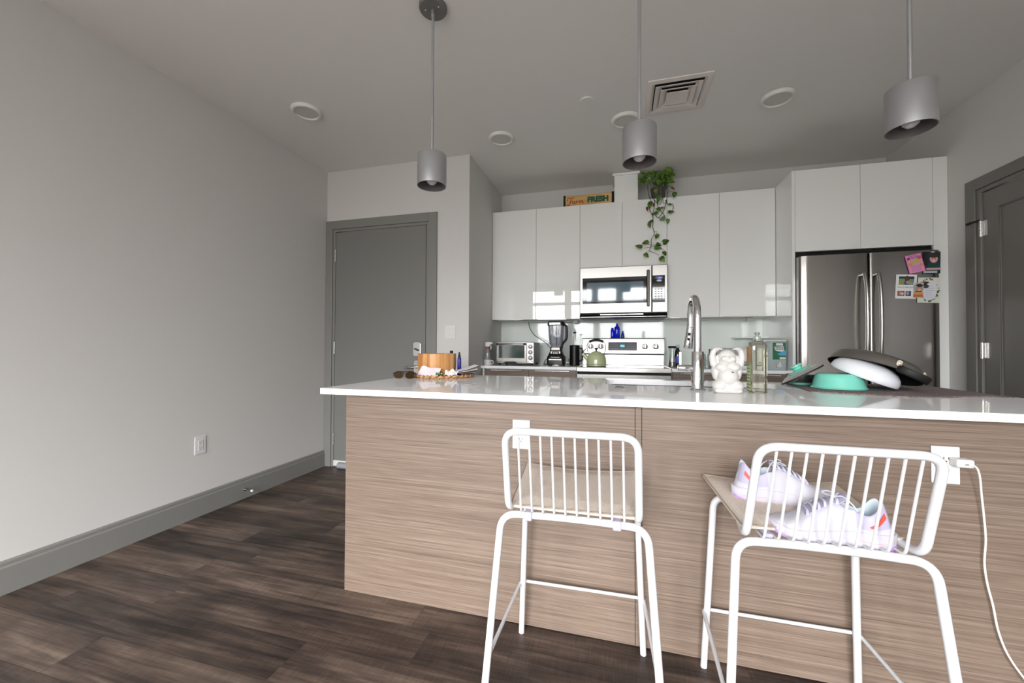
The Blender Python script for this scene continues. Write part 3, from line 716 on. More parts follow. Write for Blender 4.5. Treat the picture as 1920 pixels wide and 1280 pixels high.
def pinkcard(b, m):
    patch(b, m, -.043, .043, -.062, .06, 1)
    for i, (x, y, r, k) in enumerate(((-.03, .038, .009, 2), (.033, .036, .012, 3), (-.026, -.002, .012, 4), (.02, .03, .008, 5), (.03, -.015, .01, 4))): blob(b, m, x, y, r, r, k, .0007)
    patch(b, m, -.024, .036, .002, .02, 5, .0008)
    for i in range(3): patch(b, m, -.02 - .004 * i, .024, .035 + .008 * i, .038 + .008 * i, 2, .0008)
    for i in range(4): patch(b, m, -.028, .03 - .005 * (i % 2), -.018 - .011 * i, -.0155 - .011 * i, 6, .0008)
card('greeting_card', 'pink flowery card tilted at the upper left of the group', 1.953, 1.689, .093, .127, .22, [C('pink_edge', (222, 96, 160)), C('pink_print', (232, 158, 196)), C('violet_print', (120, 60, 120)), C('magenta_dot', (222, 80, 150)), C('orange_dot', (226, 158, 70)), C('olive_print', (196, 190, 96)), C('mauve_lines', (176, 110, 170))], pinkcard, 3.338)
def babycard(b, m):
    patch(b, m, -.046, .046, -.072, .074, 1)
    patch(b, m, -.046, -.026, -.02, .072, 0, .0005); patch(b, m, -.046, .03, -.072, -.056, 5, .0007)
    blob(b, m, .012, -.022, .035, .032, 2); patch(b, m, -.03, .045, -.05, -.036, 3, .0009)
    blob(b, m, .010, .024, .022, .026, 3, .001); blob(b, m, .010, .046, .023, .014, 4, .0012); blob(b, m, .004, .073, .012, .006, 5, .0016)
    blob(b, m, .003, .027, .003, .002, 4, .0013); blob(b, m, .017, .027, .003, .002, 4, .0013); blob(b, m, .009, .011, .008, .004, 6, .0013)
card('child_photo', 'dark photo of a small child in a green shirt, top right corner', 2.046, 1.690, .094, .150, -.02, [C('photo_black', (24, 24, 28)), C('photo_dark', (42, 46, 54)), C('shirt_green', (24, 70, 66)), C('skin_tone', (214, 160, 158)), C('hair_brown', (66, 44, 44)), C('pale_cloth', (176, 190, 196)), C('smile', (240, 214, 210))], babycard, 3.339)
def xmas(b, m):
    patch(b, m, -.042, .044, .012, .07, 1); patch(b, m, -.042, .044, .052, .07, 2, .0006); patch(b, m, -.042, .01, .03, .054, 3, .0007); patch(b, m, -.042, -.016, .012, .03, 4, .0008)
    patch(b, m, -.012, .012, .012, .036, 5, .0009); blob(b, m, .004, .052, .013, .024, 6, .001); blob(b, m, .01, .03, .012, .01, 7, .0012); patch(b, m, .022, .044, .016, .026, 8, .0009)
    patch(b, m, -.046, -.006, -.065, -.03, 9); blob(b, m, -.03, -.046, .009, .013, 7, .0008); blob(b, m, -.018, -.049, .007, .01, 10, .0009)
    patch(b, m, 0, .03, -.065, -.03, 2); blob(b, m, .012, -.046, .009, .013, 8, .0008)
    b.text('PEACE', .014, m @ Matrix.Translation((-.028, -.006, .0004)), 3, .0002); b.text('AND JOY', .014, m @ Matrix.Translation((.018, -.006, .0004)), 5, .0002, sx=.8)
card('photo_card', 'white collage card of three photos with greeting words, lower left', 1.902, 1.532, .117, .166, -.055, ['paper', C('meadow', (120, 150, 110)), C('photo_navy', (40, 60, 92)), C('photo_green', (122, 160, 96)), C('photo_gold', (170, 140, 90)), C('photo_blue', (56, 100, 150)), C('photo_brown', (92, 66, 44)), C('skin_pink', (196, 150, 128)), C('photo_grey', (160, 158, 170)), C('photo_rust', (130, 70, 56)), C('photo_cream', (226, 208, 190))], xmas, 3.3405)
def invite(b, m):
    patch(b, m, -.036, .042, -.062, .062, 1)
    for k in range(46):
        a = random.uniform(-PI, PI); r = random.uniform(.9, 1.08)
        x, y = .004 + .049 * r * math.cos(a), .076 * r * math.sin(a)
        if abs(x) < .057 and abs(y) < .083: blob(b, m, x, y, random.uniform(.003, .007), random.uniform(.003, .006), random.choice((2, 3, 4)), .0006 + k * .00001)
    for i in range(6): patch(b, m, -.018, .03 - .006 * (i % 3), -.048 + .015 * i, -.0465 + .015 * i, 5, .0006)
    blob(b, m, -.032, .045, .022, .012, 6, .0012); blob(b, m, -.02, .026, .02, .014, 7, .0012); blob(b, m, -.012, .052, .012, .006, 8, .0014)
card('invitation_card', 'white invitation with a green leaf border, lower right of the group', 2.027, 1.503, .122, .172, -.045, [C('cream_card', (222, 224, 212)), C('invite_white', (226, 226, 232)), C('leaf_pale', (170, 182, 150)), C('leaf_mid', (110, 128, 88)), C('leaf_deep', (66, 80, 54)), C('invite_lines', (150, 148, 168)), C('bow_brown', (90, 52, 36)), C('bow_grey', (70, 68, 66)), 'ink'], invite, 3.339)
def mini(b, m):
    patch(b, m, -.027, .027, -.05, -.012, 1); patch(b, m, -.027, .027, -.044, -.03, 2, .0006)
    blob(b, m, .002, .018, .0285, .033, 3, .0008); blob(b, m, .0045, .012, .017, .023, 4, .001); blob(b, m, .006, .033, .018, .011, 5, .0012); blob(b, m, .006, .004, .008, .006, 6, .0013); patch(b, m, -.02, .02, -.012, -.006, 5, .0011)
card('round_photo_card', 'small card with a round portrait over an orange strip, overlapping two cards', 1.969, 1.504, .056, .104, -.03, [C('mini_white', (214, 206, 196)), C('mini_orange', (214, 158, 92)), C('mini_rust', (190, 110, 66)), C('mini_sky', (150, 172, 176)), C('face_tan', (196, 140, 110)), C('mini_dark', (48, 36, 34)), C('mini_smile', (226, 196, 186))], mini, 3.3375)
# ------------------------------------------------------------------ things on the back counter
CZ = CT + .0005
# toaster oven
t = thing('toaster_oven', 'stainless toaster oven with three knobs on the back counter', 'toaster oven', (-.955, 3.62, CZ)); cx = -.955
zz = lambda z: z - CZ
B().box(-1.135 - cx, -.772 - cx, .012, .30, .018, zz(1.150), .008, 3).done('oven_body', 'handle_dark', t)
B().box(-1.14 - cx, -.768 - cx, .0, .014, .014, zz(1.153), .004).done('front_frame', 'toaster', t)
d = B().box(-1.132 - cx, -.839 - cx, -.012, .002, .026, zz(1.142), .003).done('oven_door', 'toaster', t)
B().prism(rrect(-1.109 - cx, -.857 - cx, zz(1.000), zz(1.120), .004), 'y', -.0135, -.011).done('door_glass', 'ovenglass', d)
B().box(-1.131 - cx, -.84 - cx, -.0135, -.011, zz(1.122), zz(1.142)).done('door_top_strip', 'black', d)
B().cyl((-1.11 - cx, -.034, zz(1.132)), (-.862 - cx, -.034, zz(1.132)), .008, n=16, bev=.002).cyl((-1.1 - cx, -.034, zz(1.132)), (-1.1 - cx, -.01, zz(1.132)), .006).cyl((-.872 - cx, -.034, zz(1.132)), (-.872 - cx, -.01, zz(1.132)), .006).done('door_handle', 'steel', d)
b = B()
for i in range(8): b.box(-.995 + i * .009 - cx, -.9885 + i * .009 - cx, -.0128, -.0118, zz(.986), zz(.992))
b.done('maker_mark', 'plastic', d)
B().prism([(-1.06 - cx, .013), (-.93 - cx, .013), (-.945 - cx, .034), (-1.045 - cx, .034)], 'y', -.014, -.002).done('crumb_tray', 'black', t)
p = B().box(-.835 - cx, -.77 - cx, -.008, .002, .02, zz(1.149), .003).done('control_panel', 'steel_soft', t)
for z in (1.108, 1.057, 1.004):
    k = B().lathe([(.0185, 0), (.0225, 0), (.0225, .0025), (.0185, .0025)], n=36, mtx=Matrix.Translation((-.801 - cx, -.0075, zz(z))) @ Matrix.Rotation(PI / 2, 4, 'X')).done('knob_ring', 'black', p)
    B().cyl((-.801 - cx, -.008, zz(z)), (-.801 - cx, -.026, zz(z)), .0152, .0138, n=32, bev=.002).done('control_knob', 'black', k)
    B().cyl((-.801 - cx, -.0255, zz(z)), (-.801 - cx, -.0275, zz(z)), .0085, n=24, bev=.001).done('knob_cap', 'chrome', k)
B().cyl((-.818 - cx, -.0075, zz(.972)), (-.818 - cx, -.0095, zz(.972)), .004, n=16).cyl((-.785 - cx, -.0075, zz(.972)), (-.785 - cx, -.0105, zz(.972)), .005, n=16).done('push_buttons', 'black', p)
for x in (-1.11, -.8):
    for y in (.03, .27): B().cyl((x - cx, y, 0), (x - cx, y, .02), .012, n=14).done('foot', 'rubber', t)

# spray bottle standing in a small white cup
t = thing('white_cup', 'small white cup at the far left end of the back counter', 'cup', (-1.176, 3.485, CZ))
B().lathe([(0, 0), (.030, 0), (.0345, .004), (.036, .052), (.0335, .052), (.032, .006), (0, .005)], n=32).done('cup_body', 'ceramic', t)
B().tube(spline([(.034, 0, .044), (.05, 0, .04), (.05, 0, .018), (.033, 0, .012)], 5), .004, n=10).done('cup_handle', 'ceramic', t)
t = thing('spray_bottle', 'clear spray bottle with white trigger head and red collar left of the toaster oven', 'spray bottle', (-1.178, 3.485, CZ + .0055))
B().lathe([(0, 0), (.021, .001), (.0225, .006), (.0225, .095), (.019, .125), (.013, .142), (.012, .15)], n=28).done('bottle', 'clear', t)
B().cyl((0, 0, .148), (0, 0, .166), .0155, n=20, bev=.002).done('collar', 'redcollar', t)
B().prism([(-.02, .166), (.018, .166), (.024, .186), (.048, .19), (.05, .206), (.0, .212), (-.022, .204)], 'y', -.013, .013, bev=.004).tube([(.02, 0, .186), (.034, 0, .165), (.03, 0, .14)], .0045, n=8).done('trigger_head', 'ltplastic', t)
B().tube([(.0, 0, .15), (.003, 0, .01)], .002, n=6).done('dip_tube', 'ltplastic', t)

# blender
t = thing('blender', 'black blender with clear pitcher standing under the wall cabinet', 'blender', (-.571, 3.70, CZ)); 
b = B()
def sq(hw, hd, z, r): return [(x, y, z) for x, y in rrect(-hw, hw, -hd, hd, r, 4)]
b.loft([sq(.080, .085, .012, .02), sq(.080, .085, .03, .02), sq(.079, .082, .078, .022), sq(.068, .07, .1, .022), sq(.056, .062, .128, .02), sq(.05, .056, .175, .018)])
b.done('motor_base', 'black', t, angle=50)
for x in (-.06, .06):
    for y in (-.062, .062): B().cyl((x, y, 0), (x, y, .014), .012, n=12).done('foot', 'rubber', t)
B().box(-.060, .060, -.0885, -.08, .048, .064, .003).done('button_strip', 'steel_soft', t)
B().box(-.042, .042, -.0825, -.074, .076, .08, .001).done('label_strip', 'steel_soft', t)
fp = B().box(-.048, .048, -.067, -.05, .1, .135, .004).done('lower_collar', 'steel_dark', t)
fb = B().box(-.033, .033, -.0695, -.06, .104, .130, .003).done('badge', 'black', fp)
b = B()
for i, w in enumerate((.007, .004, .007, .007, .007)): b.box(-.02 + i * .0085, -.02 + i * .0085 + w, -.0705, -.069, .110, .122)
b.done('badge_print', 'plastic', fb)
B().box(-.042, .042, -.06, -.045, .136, .170, .004).done('upper_collar', 'steel_dark', t)
b = B(); b.loft([sq(.048, .05, .176, .02), sq(.060, .06, .205, .022), sq(.068, .068, .3, .024), sq(.071, .071, .372, .024)], cap=False)
jar = b.done('pitcher', 'greyclear', t, angle=50)
b = B().cyl((0, 0, .178), (0, 0, .36), .006, n=12)
for z, a in ((.2, .3), (.25, 1.4), (.295, 2.5)):
    for s in (0, PI): b.prism([(0, -.008), (.042, -.003), (.044, .003), (0, .008)], 'z', z, z + .003, mtx=Matrix.Rotation(a + s, 4, 'Z'))
b.lathe([(.007, .28), (.020, .285), (.017, .32), (.009, .345), (.008, .36)], n=20).done('blade_stack', 'black', jar)
b = B(); b.loft([sq(.076, .076, .370, .022), sq(.076, .076, .384, .022), sq(.070, .07, .409, .022)]); lid = b.done('lid', 'black', t, angle=50)
B().box(-.058, .048, -.0805, -.074, .374, .398, .003).done('lid_latch', 'greyclear', lid)
B().tube(spline([(.066, 0, .378), (.088, 0, .368), (.0945, 0, .34), (.0945, 0, .262), (.082, 0, .232), (.055, 0, .196), (.046, 0, .15)], 5), .011, n=12).done('pitcher_handle', 'black', t)

# french press
t = thing('french_press', 'black cylindrical coffee press with plunger raised, right of the blender', 'coffee press', (-.408, 3.75, CZ))
B().lathe([(0, 0), (.044, 0), (.0465, .003), (.0465, .186), (.044, .189), (.012, .192), (0, .192)], n=40).done('press_body', 'black', t)
B().tube(fillet([(.043, 0, .16), (.072, 0, .16), (.072, 0, .05), (.043, 0, .04)], .02), .007, n=10).done('press_handle', 'black', t)
B().cyl((0, 0, .19), (0, 0, .3), .0025, n=10).done('plunger_rod', 'steel', t)
B().lathe([(0, .296), (.007, .296), (.008, .303), (.017, .306), (.017, .311), (.012, .314), (0, .315)], n=24).done('plunger_knob', 'black', t)

# black cord from the strip light down to the blender
pts = [(-.895, 3.95, 1.358), (-.885, 3.955, 1.30), (-.835, 3.96, 1.225), (-.735, 3.965, 1.16), (-.672, 3.965, 1.09), (-.675, 3.955, 1.03), (-.72, 3.95, .975), (-.735, 3.94, .942), (-.70, 3.86, .9395), (-.66, 3.80, .9395), (-.6, 3.79, .9395)]
B().tube([Vector(p) - Vector((-.955, 3.62, CZ)) for p in spline(pts, 8)], .0034, n=8).done('power_cord', 'black', bpy.data.objects['toaster_oven'])
pts = [(-.48, 3.79, .9395), (-.46, 3.82, .955), (-.475, 3.83, .985), (-.44, 3.85, 1.0), (-.40, 3.86, 1.002)]
B().tube([Vector(p) - Vector((-.571, 3.70, CZ)) for p in spline(pts, 8)], .0025, n=8).done('power_cord', 'black', bpy.data.objects['blender'])

# kettle on the cooktop
t = thing('tea_kettle', 'sage green enamel kettle with black grip on the range', 'kettle', (-.203, 3.655, .9365))
prof = [(0, 0), (.083, 0), (.0885, .004), (.0885, .012), (.087, .016), (.0865, .045), (.0835, .070), (.0765, .091), (.065, .106), (.052, .114), (.047, .117), (.046, .121), (.043, .1235), (.03, .131), (.014, .135), (0, .136)]
B().lathe(prof, n=56).done('kettle_body', 'sage', t)
B().lathe([(.0875, .013), (.0895, .0145), (.0875, .016)], n=56).done('base_band', 'steel_dark', t)
B().lathe([(0, .133), (.009, .135), (.006, .143), (.0105, .150), (.0165, .157), (.014, .163), (0, .164)], n=24).done('lid_knob', 'black', t)
sp = B().tube([(-.074, -.008, .062), (-.098, -.012, .086), (-.122, -.016, .113)], [.021, .0165, .012], n=18).done('spout', 'sage', t)
B().tube([(-.118, -.015, .118), (-.124, -.016, .128)], .012, n=16).tube([(-.12, -.016, .13), (-.105, -.014, .139), (-.094, -.012, .155)], .0035, n=8).tube([(-.116, -.016, .134), (-.13, -.017, .146)], .003, n=8).done('whistle', 'black', sp)
b = B()
for y in (-.006, .006): b.tube(spline([(-.066, y, .104), (-.078, y, .14), (-.082, y, .18), (-.072, y, .208), (-.05, y, .224)], 6), .0028, n=8).tube(spline([(.066, y, .104), (.078, y, .14), (.082, y, .18), (.072, y, .208), (.05, y, .224)], 6), .0028, n=8)
b.done('handle_wires', 'steel', t)
B().tube(spline([(-.062, 0, .219), (-.035, 0, .2295), (0, 0, .233), (.035, 0, .2295), (.062, 0, .219)], 5), .0095, n=14, flat=(.0115, .0145)).done('handle_grip', 'black', t)

# cobalt bottles on top of the range panel
def bottle(label, x, y, prof, m):
    t = thing('glass_bottle', label, 'bottle', (x, y, 1.197), 0, 'blue bottles on the range panel')
    B().lathe(prof, n=28).done('bottle_body', m, t)
    r, z = prof[-2]
    B().lathe([(r * .7, z - .004), (r + .0016, z - .004), (r + .0016, z + .002), (r * .7, z + .002)], n=24).done('bottle_lip', m, t)
bottle('left blue bottle of three on the range, medium height with straight sides', -.0685, 4.005, [(0, 0), (.0165, 0), (.0175, .003), (.0175, .075), (.013, .086), (.0105, .09), (.0105, .098), (0, .098)], 'cobalt')
bottle('tallest cobalt blue bottle, between two smaller ones on the range', -.0245, 4.0, [(0, 0), (.024, 0), (.0265, .004), (.0265, .095), (.022, .109), (.0105, .118), (.0095, .123), (.0095, .139), (0, .139)], 'cobalt')
bottle('smallest blue bottle, darker and tapered, right of the tall one', .0285, 4.0, [(0, 0), (.016, 0), (.0175, .003), (.016, .022), (.011, .046), (.0075, .054), (.007, .067), (0, .067)], 'cobalt2')

# right-hand counter
t = thing('glass_cruet', 'waisted glass cruet of dark syrup with black lid right of the range', 'cruet', (.4415, 3.70, CZ))
B().lathe([(0, 0), (.029, 0), (.032, .004), (.0305, .04), (.024, .09), (.0225, .11), (.028, .158), (.0285, .168)], n=36).done('cruet_glass', 'clearglass', t)
B().lathe([(0, .003), (.028, .003), (.030, .008), (.029, .045), (0, .045)], n=32).lathe([(.0285, .043), (.0292, .045), (.028, .058), (0, .058)], n=32, mi=1).done('syrup', ['soyliq', 'amber'], t)
B().lathe([(0, .166), (.030, .166), (.0345, .172), (.032, .182), (.012, .185), (0, .185)], n=32).done('lid', 'black', t)
t = thing('sauce_bottle', 'dark sauce bottle with blue label and pale cap beside the glass cruet', 'bottle', (.490, 3.735, CZ))
B().lathe([(0, 0), (.026, 0), (.0285, .004), (.0285, .105), (.025, .13), (.014, .155), (.012, .172)], n=32).done('bottle_body', 'soy', t)
B().lathe([(.0291, .035), (.0293, .036), (.0293, .092), (.0291, .093)], n=32).done('bottle_label', 'bluelabel', t)
B().lathe([(0, .17), (.0145, .17), (.0155, .173), (.0155, .192), (.013, .196), (0, .196)], n=24).done('bottle_cap', 'bluecap', t)
def tumbler(label, x, y, r, h):
    t = thing('glass_tumbler', label, 'glass', (x, y, CZ), 0, 'clear tumblers behind the faucet')
    B().lathe([(0, .004), (r * .85, .004), (r, h), (r - .002, h), (r * .8, .008), (0, .008)], n=28).done('tumbler_glass', 'clearglass', t)
    B().lathe([(0, 0), (r * .84, 0), (r * .86, .006), (0, .006)], n=28).done('tumbler_base', 'clear', t)
tumbler('clear tumbler behind the faucet column, nearer of two', .700, 3.62, .03, .12)
tumbler('taller clear tumbler behind the faucet, right next to the white figure', .765, 3.70, .034, .16)
t = thing('dish_rack', 'grey wire dish rack behind the white figure and its raised arms', 'dish rack', (.865, 3.78, CZ))
b = B()
for i in range(7): b.tube(fillet([(-.06 + i * .02, -.08, .01), (-.06 + i * .02, -.08, .165), (-.06 + i * .02, .06, .165), (-.06 + i * .02, .06, .01)], .03), .002, n=6)
for y in (-.08, .06): b.tube([(-.065, y, .01), (.065, y, .01)], .003, n=6)
for x in (-.062, .062): b.box(x - .003, x + .003, -.083, .063, 0, .012)
b.done('wire_rack', 'greyink', t)
t = thing('kitchen_appliance', 'flat white box with a black line between the white figure and soap bottle', 'appliance', (.995, 3.62, CZ))
B().box(-.075, .075, -.06, .08, .0, .03, .004).done('box_base', 'ltplastic', t); B().box(-.075, .075, -.0605, .08, .03, .036).done('dark_gap', 'black', t); B().box(-.075, .075, -.055, .08, .036, .16, .006).done('box_upper', 'plastic', t)
B().box(-.03, .045, -.0615, -.058, .045, .062, .002).done('control_label', 'greyink', t)
B().cyl((.055, -.045, .16), (.055, -.045, .185), .014, n=20, bev=.003).done('dark_knob', 'black', t)
t = thing('drink_dispenser', 'translucent plastic dispenser with green label against the refrigerator panel', 'dispenser', (1.160, 3.64, CZ))
b = B(); b.loft([sq(.080, .148, 0, .014), sq(.082, .15, .225, .014)]); b.done('dispenser_tank', 'frost', t, angle=50)
b = B(); b.loft([sq(.0765, .144, .003, .012), sq(.0775, .145, .150, .012)]); b.done('liquid', mat('pale_blue_liquid', (186, 204, 208), .3), t, angle=50)
b = B(); b.loft([sq(.084, .152, .225, .014), sq(.084, .152, .233, .014)]); b.done('dispenser_lid', 'ltplastic', t, angle=50)
lb = B().box(-.018, .070, -.1535, -.1505, .082, .212, .0004).done('label', 'labelgreen', t)
B().box(.004, .050, -.1545, -.153, .19, .207).prism([(-.008, .180), (.054, .186), (.058, .150), (.042, .142), (.004, .148), (-.004, .158)], 'y', -.1548, -.153).done('label_panel', 'plastic', lb)
b = B()
for r in range(3): 
    for k in range(5): b.box(0 + k * .011, .008 + k * .011, -.1552, -.1545, .174 - r * .0085, .179 - r * .0085)
b.done('label_lines', 'darkgreen', lb)
B().prism([(.01, .125), (.07, .155), (.07, .112), (.03, .112)], 'y', -.1545, -.153).done('label_wave', 'labelblue', lb)
B().box(.028, .068, -.1545, -.153, .085, .101).done('label_foot', 'plastic', lb)
b = B().cyl((.02, -.15, .035), (.02, -.172, .035), .016, n=24, bev=.003).cyl((.02, -.17, .035), (.02, -.186, .03), .010, n=16, bev=.002).box(.013, .027, -.184, -.174, .03, .062, .003)
b.done('tap', 'ltplastic', t)

# sign on the cabinets
t = thing('wooden_sign', 'honey wood sign reading Farm FRESH on top of the wall cabinets', 'sign', (-.286, 3.80, ZT + .0005))
bd = B().box(-.218, .216, -.009, .009, 0, .116, .003).done('sign_board', 'signwood', t)
fr = B()
def stroke(pts, r=.0026):
    fr.tube([Vector((p.x, -.0100, p.y)) for p in spline([(x, z, 0) for x, z in pts], 6)], r, n=8, flat=(r * 1.15, .0012))
# brush-script word: F, a, r, m as flowing strokes
stroke([(-.192, .076), (-.200, .068), (-.197, .084), (-.180, .091), (-.160, .088), (-.140, .092), (-.130, .090)])
stroke([(-.158, .090), (-.164, .070), (-.171, .046), (-.181, .026), (-.194, .022), (-.199, .031)], .0034)
stroke([(-.176, .058), (-.164, .060), (-.148, .059)])
stroke([(-.128, .056), (-.139, .060), (-.148, .050), (-.147, .037), (-.138, .035), (-.128, .046), (-.125, .058), (-.128, .042), (-.124, .036), (-.114, .044)])
stroke([(-.115, .044), (-.110, .060), (-.114, .036)], .003)
stroke([(-.113, .044), (-.107, .056), (-.099, .061), (-.093, .055)], .0028)
stroke([(-.080, .059), (-.085, .036)], .003); stroke([(-.084, .046), (-.074, .058), (-.067, .056), (-.071, .036)], .0028)
stroke([(-.070, .046), (-.060, .058), (-.053, .056), (-.057, .040), (-.052, .035), (-.042, .042)], .0028)
fr.done('red_lettering', 'red', bd)
B().text('FRESH', .068, facing(.088, -.0095, .060), depth=.0008, bold=.0046, sx=1.04).done('green_lettering', 'darkgreen', bd)
for x0, x1 in ((-.236, -.216), (.214, .236)): B().box(x0, x1, -.013, .013, 0, .120, .002).done('end_block', 'void', t)

# trailing pothos
def at(px, py, y):
    d = fw + R2 * (px - 960) / F_PX - U2 * (py - 640) / F_PX
    return Vector((0, 0, CAM_H)) + d * y / d.y
def zp(u, v, y): return at(u / 6.4 + 1180, v / 6.4 + 300, y)
t = thing('pothos_plant', 'trailing green pothos on the cabinets, vines hanging over the doors', 'houseplant', (.345, 3.885, ZT))
base = Vector((.345, 3.885, ZT))
B().lathe([(0, 0), (.048, 0), (.052, .004), (.066, .125), (.069, .128), (.069, .14), (.062, .14), (.059, .125), (0, .122)], n=36).done('plant_pot', 'pot', t)
vines = [
 [(300, 262, 3.85), (255, 268, 3.80), (220, 300, 3.745), (225, 370, 3.74), (238, 440, 3.735), (262, 510, 3.715), (246, 600, 3.715), (275, 655, 3.715), (285, 720, 3.715), (280, 800, 3.715), (300, 880, 3.71), (265, 950, 3.71), (262, 1020, 3.71), (243, 1080, 3.71), (275, 1108, 3.71)],
 [(320, 262, 3.86), (296, 310, 3.75), (290, 420, 3.735), (302, 540, 3.715), (284, 640, 3.71)],
 [(350, 270, 3.86), (355, 380, 3.74), (336, 480, 3.72), (345, 570, 3.715), (405, 640, 3.715), (432, 690, 3.715)],
 [(390, 280, 3.86), (402, 420, 3.735), (372, 525, 3.715), (330, 510, 3.715), (296, 470, 3.73)],
 [(430, 300, 3.86), (450, 340, 3.77), (452, 450, 3.735), (418, 590, 3.715), (352, 688, 3.71), (310, 655, 3.71)],
 [(440, 490, 3.73), (470, 535, 3.715), (515, 525, 3.71), (528, 560, 3.705), (520, 615, 3.705)],
 [(352, 688, 3.712), (385, 722, 3.71), (420, 715, 3.708)], [(402, 430, 3.735), (412, 520, 3.715), (440, 505, 3.715)]]
for a, c in (((262, 1050), (180, 1058)), ((262, 1040), (222, 1000)), ((265, 1030), (320, 1010)), ((300, 1050), (375, 1000)), ((268, 1040), (300, 1045)), ((335, 1062), (412, 1075)), ((243, 1090), (195, 1115)), ((275, 1108), (355, 1140)), ((288, 860), (335, 865)), ((450, 395), (530, 380)), ((455, 330), (500, 315)), ((345, 600), (335, 625))):
    vines.append([(*a, 3.71), ((a[0] + c[0]) / 2, (a[1] + c[1]) / 2 - 8, 3.70), (*c, 3.70)])
vb = B()
for v in vines: vb.tube([p - base for p in spline([zp(*q) for q in v], 5)], .0025 if len(v) > 3 else .0015, n=6)
vb.done('vines', 'stem', t)
def leaf(b, pos, ln, ang, mi=0, fold=.25, nrm=None, wid=.8):
    """heart-shaped leaf, tip direction ang measured in the plane facing the room"""
    out = [(0, .05), (.22, -.02), (.40, .10), (.47, .30), (.40, .55), (.22, .80), (0, 1.06)]
    nrm = nrm or Vector((random.uniform(-.5, .5), -1, random.uniform(-.1, .6))).normalized()
    tip = Vector((math.cos(ang), 0, math.sin(ang))); tip = (tip - nrm * tip.dot(nrm)).normalized(); side = nrm.cross(tip)
    def P(u, v, dz): return pos + side * u * ln * wid + tip * (v - .1) * ln + nrm * dz * ln
    mid = [(0, .08), (0, .2), (0, .4), (0, .65), (0, 1.06)]
    for s in (1, -1):
        vs = [P(s * u, v, -fold * abs(u) * abs(u) * 1.6 - .12 * v * v) for u, v in out]; ms = [P(u, v, -.12 * v * v) for u, v in ((0, .3), (0, .62))]
        bv = [b.bm.verts.new(p) for p in vs + ms]
        for f in ((0, 1, 2, 7), (2, 3, 7), (3, 4, 8, 7), (4, 5, 8), (5, 6, 8)):
            q = [bv[i] for i in f]
            fc = b.bm.faces.new(q if s > 0 else q[::-1]); fc.material_index = mi
lb = B()
low = [(250, 500, 80, -95), (335, 622, 56, -140), (470, 615, 66, -10), (425, 690, 62, 200), (466, 708, 56, -95), (280, 722, 60, 190), (238, 755, 56, -70), (340, 888, 62, -110), (225, 972, 74, 205), (150, 1036, 78, 170), (328, 1000, 62, -20), (408, 988, 84, 20), (306, 1040, 78, -15), (415, 1094, 62, -75), (185, 1122, 66, -50), (376, 1163, 80, -55), (546, 386, 70, -100), (362, 425, 82, -110), (312, 350, 62, -80), (372, 585, 56, 180), (440, 495, 30, 60), (474, 526, 34, -20), (380, 578, 40, 20)]
for u, v, s, a in low: leaf(lb, zp(u, v, 3.695 + random.uniform(-.01, .012)) - base, s / 6.4 * .0053, math.radians(a))
for u, v, s, a in ((212, 565, 62, -85), (275, 657, 52, 60), (292, 520, 44, -90), (508, 322, 56, -50)): leaf(lb, zp(u, v, 3.70) - base, s / 6.4 * .005, math.radians(a), mi=1, wid=.5)
top = [(160, 172), (150, 236), (185, 250), (250, 150), (330, 112), (382, 150), (270, 200), (340, 182), (400, 182), (430, 212), (370, 250), (440, 268), (470, 150), (500, 92), (490, 172), (446, 92), (300, 130), (222, 172), (412, 130), (455, 192), (240, 235), (310, 240), (205, 205), (350, 140), (290, 165), (420, 245), (475, 205), (365, 215), (320, 205), (455, 120), (180, 205), (265, 175), (420, 165), (395, 215), (340, 150), (235, 205), (480, 235), (435, 140), (300, 185), (170, 150), (465, 175), (350, 225)]
for i, (u, v) in enumerate(top):
    leaf(lb, zp(u, v, random.uniform(3.735, 3.765) if u < 250 else random.uniform(3.76, 3.88)) - base, random.uniform(60, 90) / 6.4 * .0053, math.radians(-90 + (u - 320) * .42 + random.uniform(-35, 35)) if (u, v) != (500, 92) else 0.1)
lb.done('leaves', ['leaf', 'dryleaf'], t, angle=180)

# ------------------------------------------------------------------ kitchen island
IZ = .915
t = thing('kitchen_island', 'taupe wood kitchen island panel facing the stools', 'kitchen island', (.1, 1.55, 0)); ix = .1
IX0, IX1 = -1.2008, 1.42
B().box(IX0 - ix, .055 - ix, 0, .019, .003, .884, .0008).done('front_panel', 'wood', t)
B().box(.080 - ix, IX1 - ix, 0, .019, .003, .884, .0008).done('front_panel', 'wood', t)
B().box(.0568 - ix, .0782 - ix, .0005, .019, .003, .884, .0005).done('seam_strip', 'wood', t)
B().box(IX0 - ix, IX0 + .019 - ix, .0195, .93, .003, .884).done('end_panel', 'wood', t)
B().box(IX1 - .019 - ix, IX1 - ix, .0195, .93, .003, .884).done('end_panel', 'wood', t)
for k in range(4):
    w = (IX1 - IX0 - .04) / 4; a = IX0 + .02 + k * w
    d = B().box(a + .0015 - ix, a + w - .0015 - ix, .912, .93, .105, .878, .001).done('cabinet_door', 'wood', t)
    B().box(a + .06 - ix, a + w - .06 - ix, .929, .945, .872, .878, .001).done('edge_pull', 'steel', d)
B().box(IX0 + .02 - ix, IX1 - .02 - ix, .85, .86, .003, .104).done('toe_kick', 'carcass', t)

